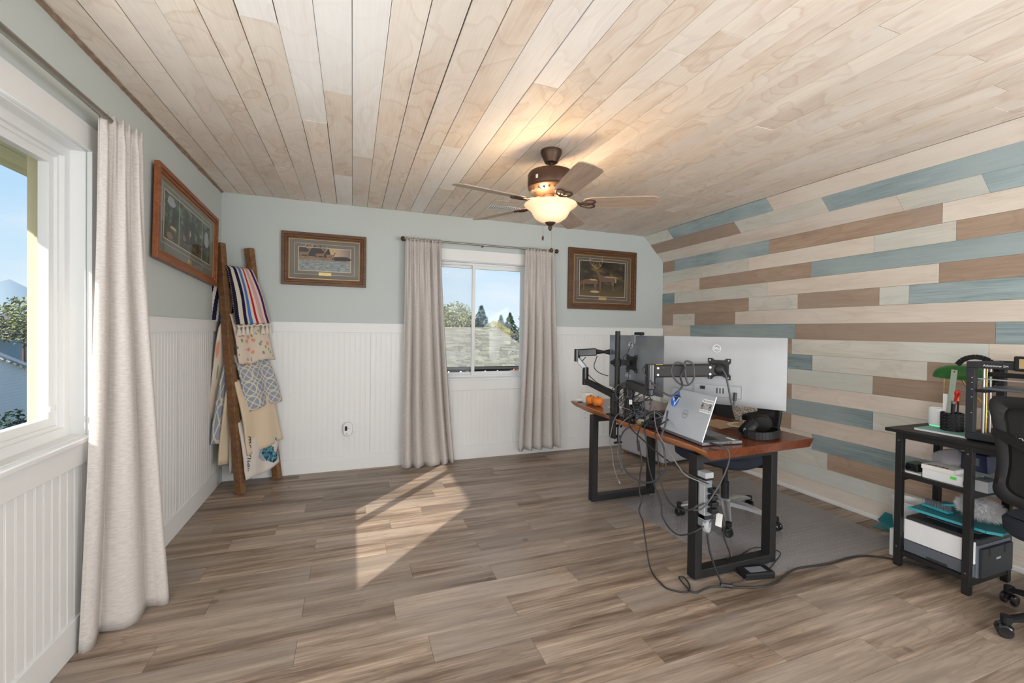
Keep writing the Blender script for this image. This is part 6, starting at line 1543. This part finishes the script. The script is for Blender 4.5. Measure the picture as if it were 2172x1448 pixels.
tree('spruce_tree', 'blue green spruce with pointed top in the middle of the back window', (8.95, 31, Zg), [((0, 0, 3.6), (2.1, 2.1, 3.45))], 'leaf_spruce', 3200, .15, 'cone', 3)
tree('birch_tree', 'golden yellow leafy tree right of the blue spruce', (9.75, 30, Zg), [((0, 0, 5.3), (.75, .7, .75)), ((.7, 0, 5.05), (.6, .6, .5))], 'leaf_gold', 1500, .08, seed=4)
tree('fir_tree', 'dark fir behind the golden tree in the back window', (12.2, 36, Zg), [((0, 0, 3.6), (2.0, 1.8, 3.0))], 'leaf_spruce', 1600, .12, 'cone', 5)
tree('fir_tree', 'fir tallest of the dark cluster near the right window edge', (13.4, 37, Zg), [((0, 0, 3.8), (2.1, 1.8, 3.1))], 'leaf_dark', 1700, .12, 'cone', 6)
tree('larch_tree', 'tall ragged conifer cut by the right curtain of the back window', (10.1, 25, Zg), [((0, 0, 2.2), (1.0, 1.0, 6.9))], 'leaf_green', 3600, .10, 'cone', 7)
tree('rust_shrub', 'rust red shrub in front of the shingle roof eave', (5.0, 11.8, Zg), [((-.35, 0, 3.95), (.55, .4, .28)), ((.25, 0, 4.05), (.55, .4, .42))], 'leaf_rust', 1500, .035, seed=8, trunk=.03, group='garden shrubs')
fh = thing('far_house', 'small tan house with purple grey roof beyond the shingle roof', 'house', (16.4, 46, Zg))
obj('wall', B().box(-1.0, 2.4, 0, 4, 0, 4.55), 'wall_far', fh); obj('lower_wall', B().box(-1.05, 2.45, -.05, 0, 3.4, 4.05), 'brick_red', fh)
b = B(); b.prism([(-1.9, 4.5), (2.9, 4.5), (2.4, 5.15), (-1.3, 5.15)], -.6, 4.6, Matrix.Rotation(PI/2, 4, 'X') @ Matrix.Scale(-1, 4, (0, 0, 1))); obj('roof', b, 'roof_far', fh)
wf = obj('window_frame', rect_ring(B(), .3, 1.2, 4.02, 4.45, .05, -.09, -.05), 'paint_white', fh); obj('window_pane', B().box(.34, 1.16, -.07, -.06, 4.06, 4.41), 'printer_slate', wf)

# ------------------------------------------------------------------ outside the left window
gh = thing('gable_house', 'white sided gable house outside the left window', 'house', (-16, 29, Zg))
b = WB(gh)
def gz(y): return -.05 - (y-27.5)*.36
for k in range(24):
    z0_ = -4 + .155*k; z1_ = z0_+.15
    yr = 27.5 - (z1_-(-.05))/.36
    if z1_ < -.4: yr = min(yr, 34)
    if yr > 22: b.box(-16-.012*1, -15.98, 20, min(34, yr), z0_, z1_)
b.box(-18, -16, 20, 29, -4, -.75)
obj('siding', b, 'siding_white', gh)
b = WB(gh); b.bar((-15.9, 24.0, 1.25), (-15.9, 34.5, -2.53), .3, .14); obj('rake_board', b, 'paint_white', gh)
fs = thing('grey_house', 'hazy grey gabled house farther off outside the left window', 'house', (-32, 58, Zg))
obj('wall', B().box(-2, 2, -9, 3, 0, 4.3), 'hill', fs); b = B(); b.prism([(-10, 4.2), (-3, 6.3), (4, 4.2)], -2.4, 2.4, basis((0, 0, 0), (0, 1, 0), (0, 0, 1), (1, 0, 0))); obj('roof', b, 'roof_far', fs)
hg = thing('hedge', 'dark green hedge below the white gable house', 'hedge', (-9.2, 16.2, Zg), 0)
rs = random.Random(9); b = B()
for k in range(7): leaves(b, rs, (rs.uniform(-.8, .8), -2.2+.75*k, 1.75+rs.uniform(-.2, .2)), (.9, .8, .95), 420, .085)
obj('foliage', b, 'leaf_dark', hg, kind='stuff')
obj('inner_mass', B().box(-.7, .7, -2.6, 2.7, 0, 2.1), 'leaf_dark', hg)
tree('garden_tree', 'rounded yellow green tree between the houses outside the left window', (-26, 48.5, Zg), [((0, 0, 5.6), (2.2, 2.2, 2.0)), ((1.2, 1.6, 5.0), (1.6, 1.8, 1.5))], 'leaf_willow', 2600, .16, seed=10, group='trees outside the left window')
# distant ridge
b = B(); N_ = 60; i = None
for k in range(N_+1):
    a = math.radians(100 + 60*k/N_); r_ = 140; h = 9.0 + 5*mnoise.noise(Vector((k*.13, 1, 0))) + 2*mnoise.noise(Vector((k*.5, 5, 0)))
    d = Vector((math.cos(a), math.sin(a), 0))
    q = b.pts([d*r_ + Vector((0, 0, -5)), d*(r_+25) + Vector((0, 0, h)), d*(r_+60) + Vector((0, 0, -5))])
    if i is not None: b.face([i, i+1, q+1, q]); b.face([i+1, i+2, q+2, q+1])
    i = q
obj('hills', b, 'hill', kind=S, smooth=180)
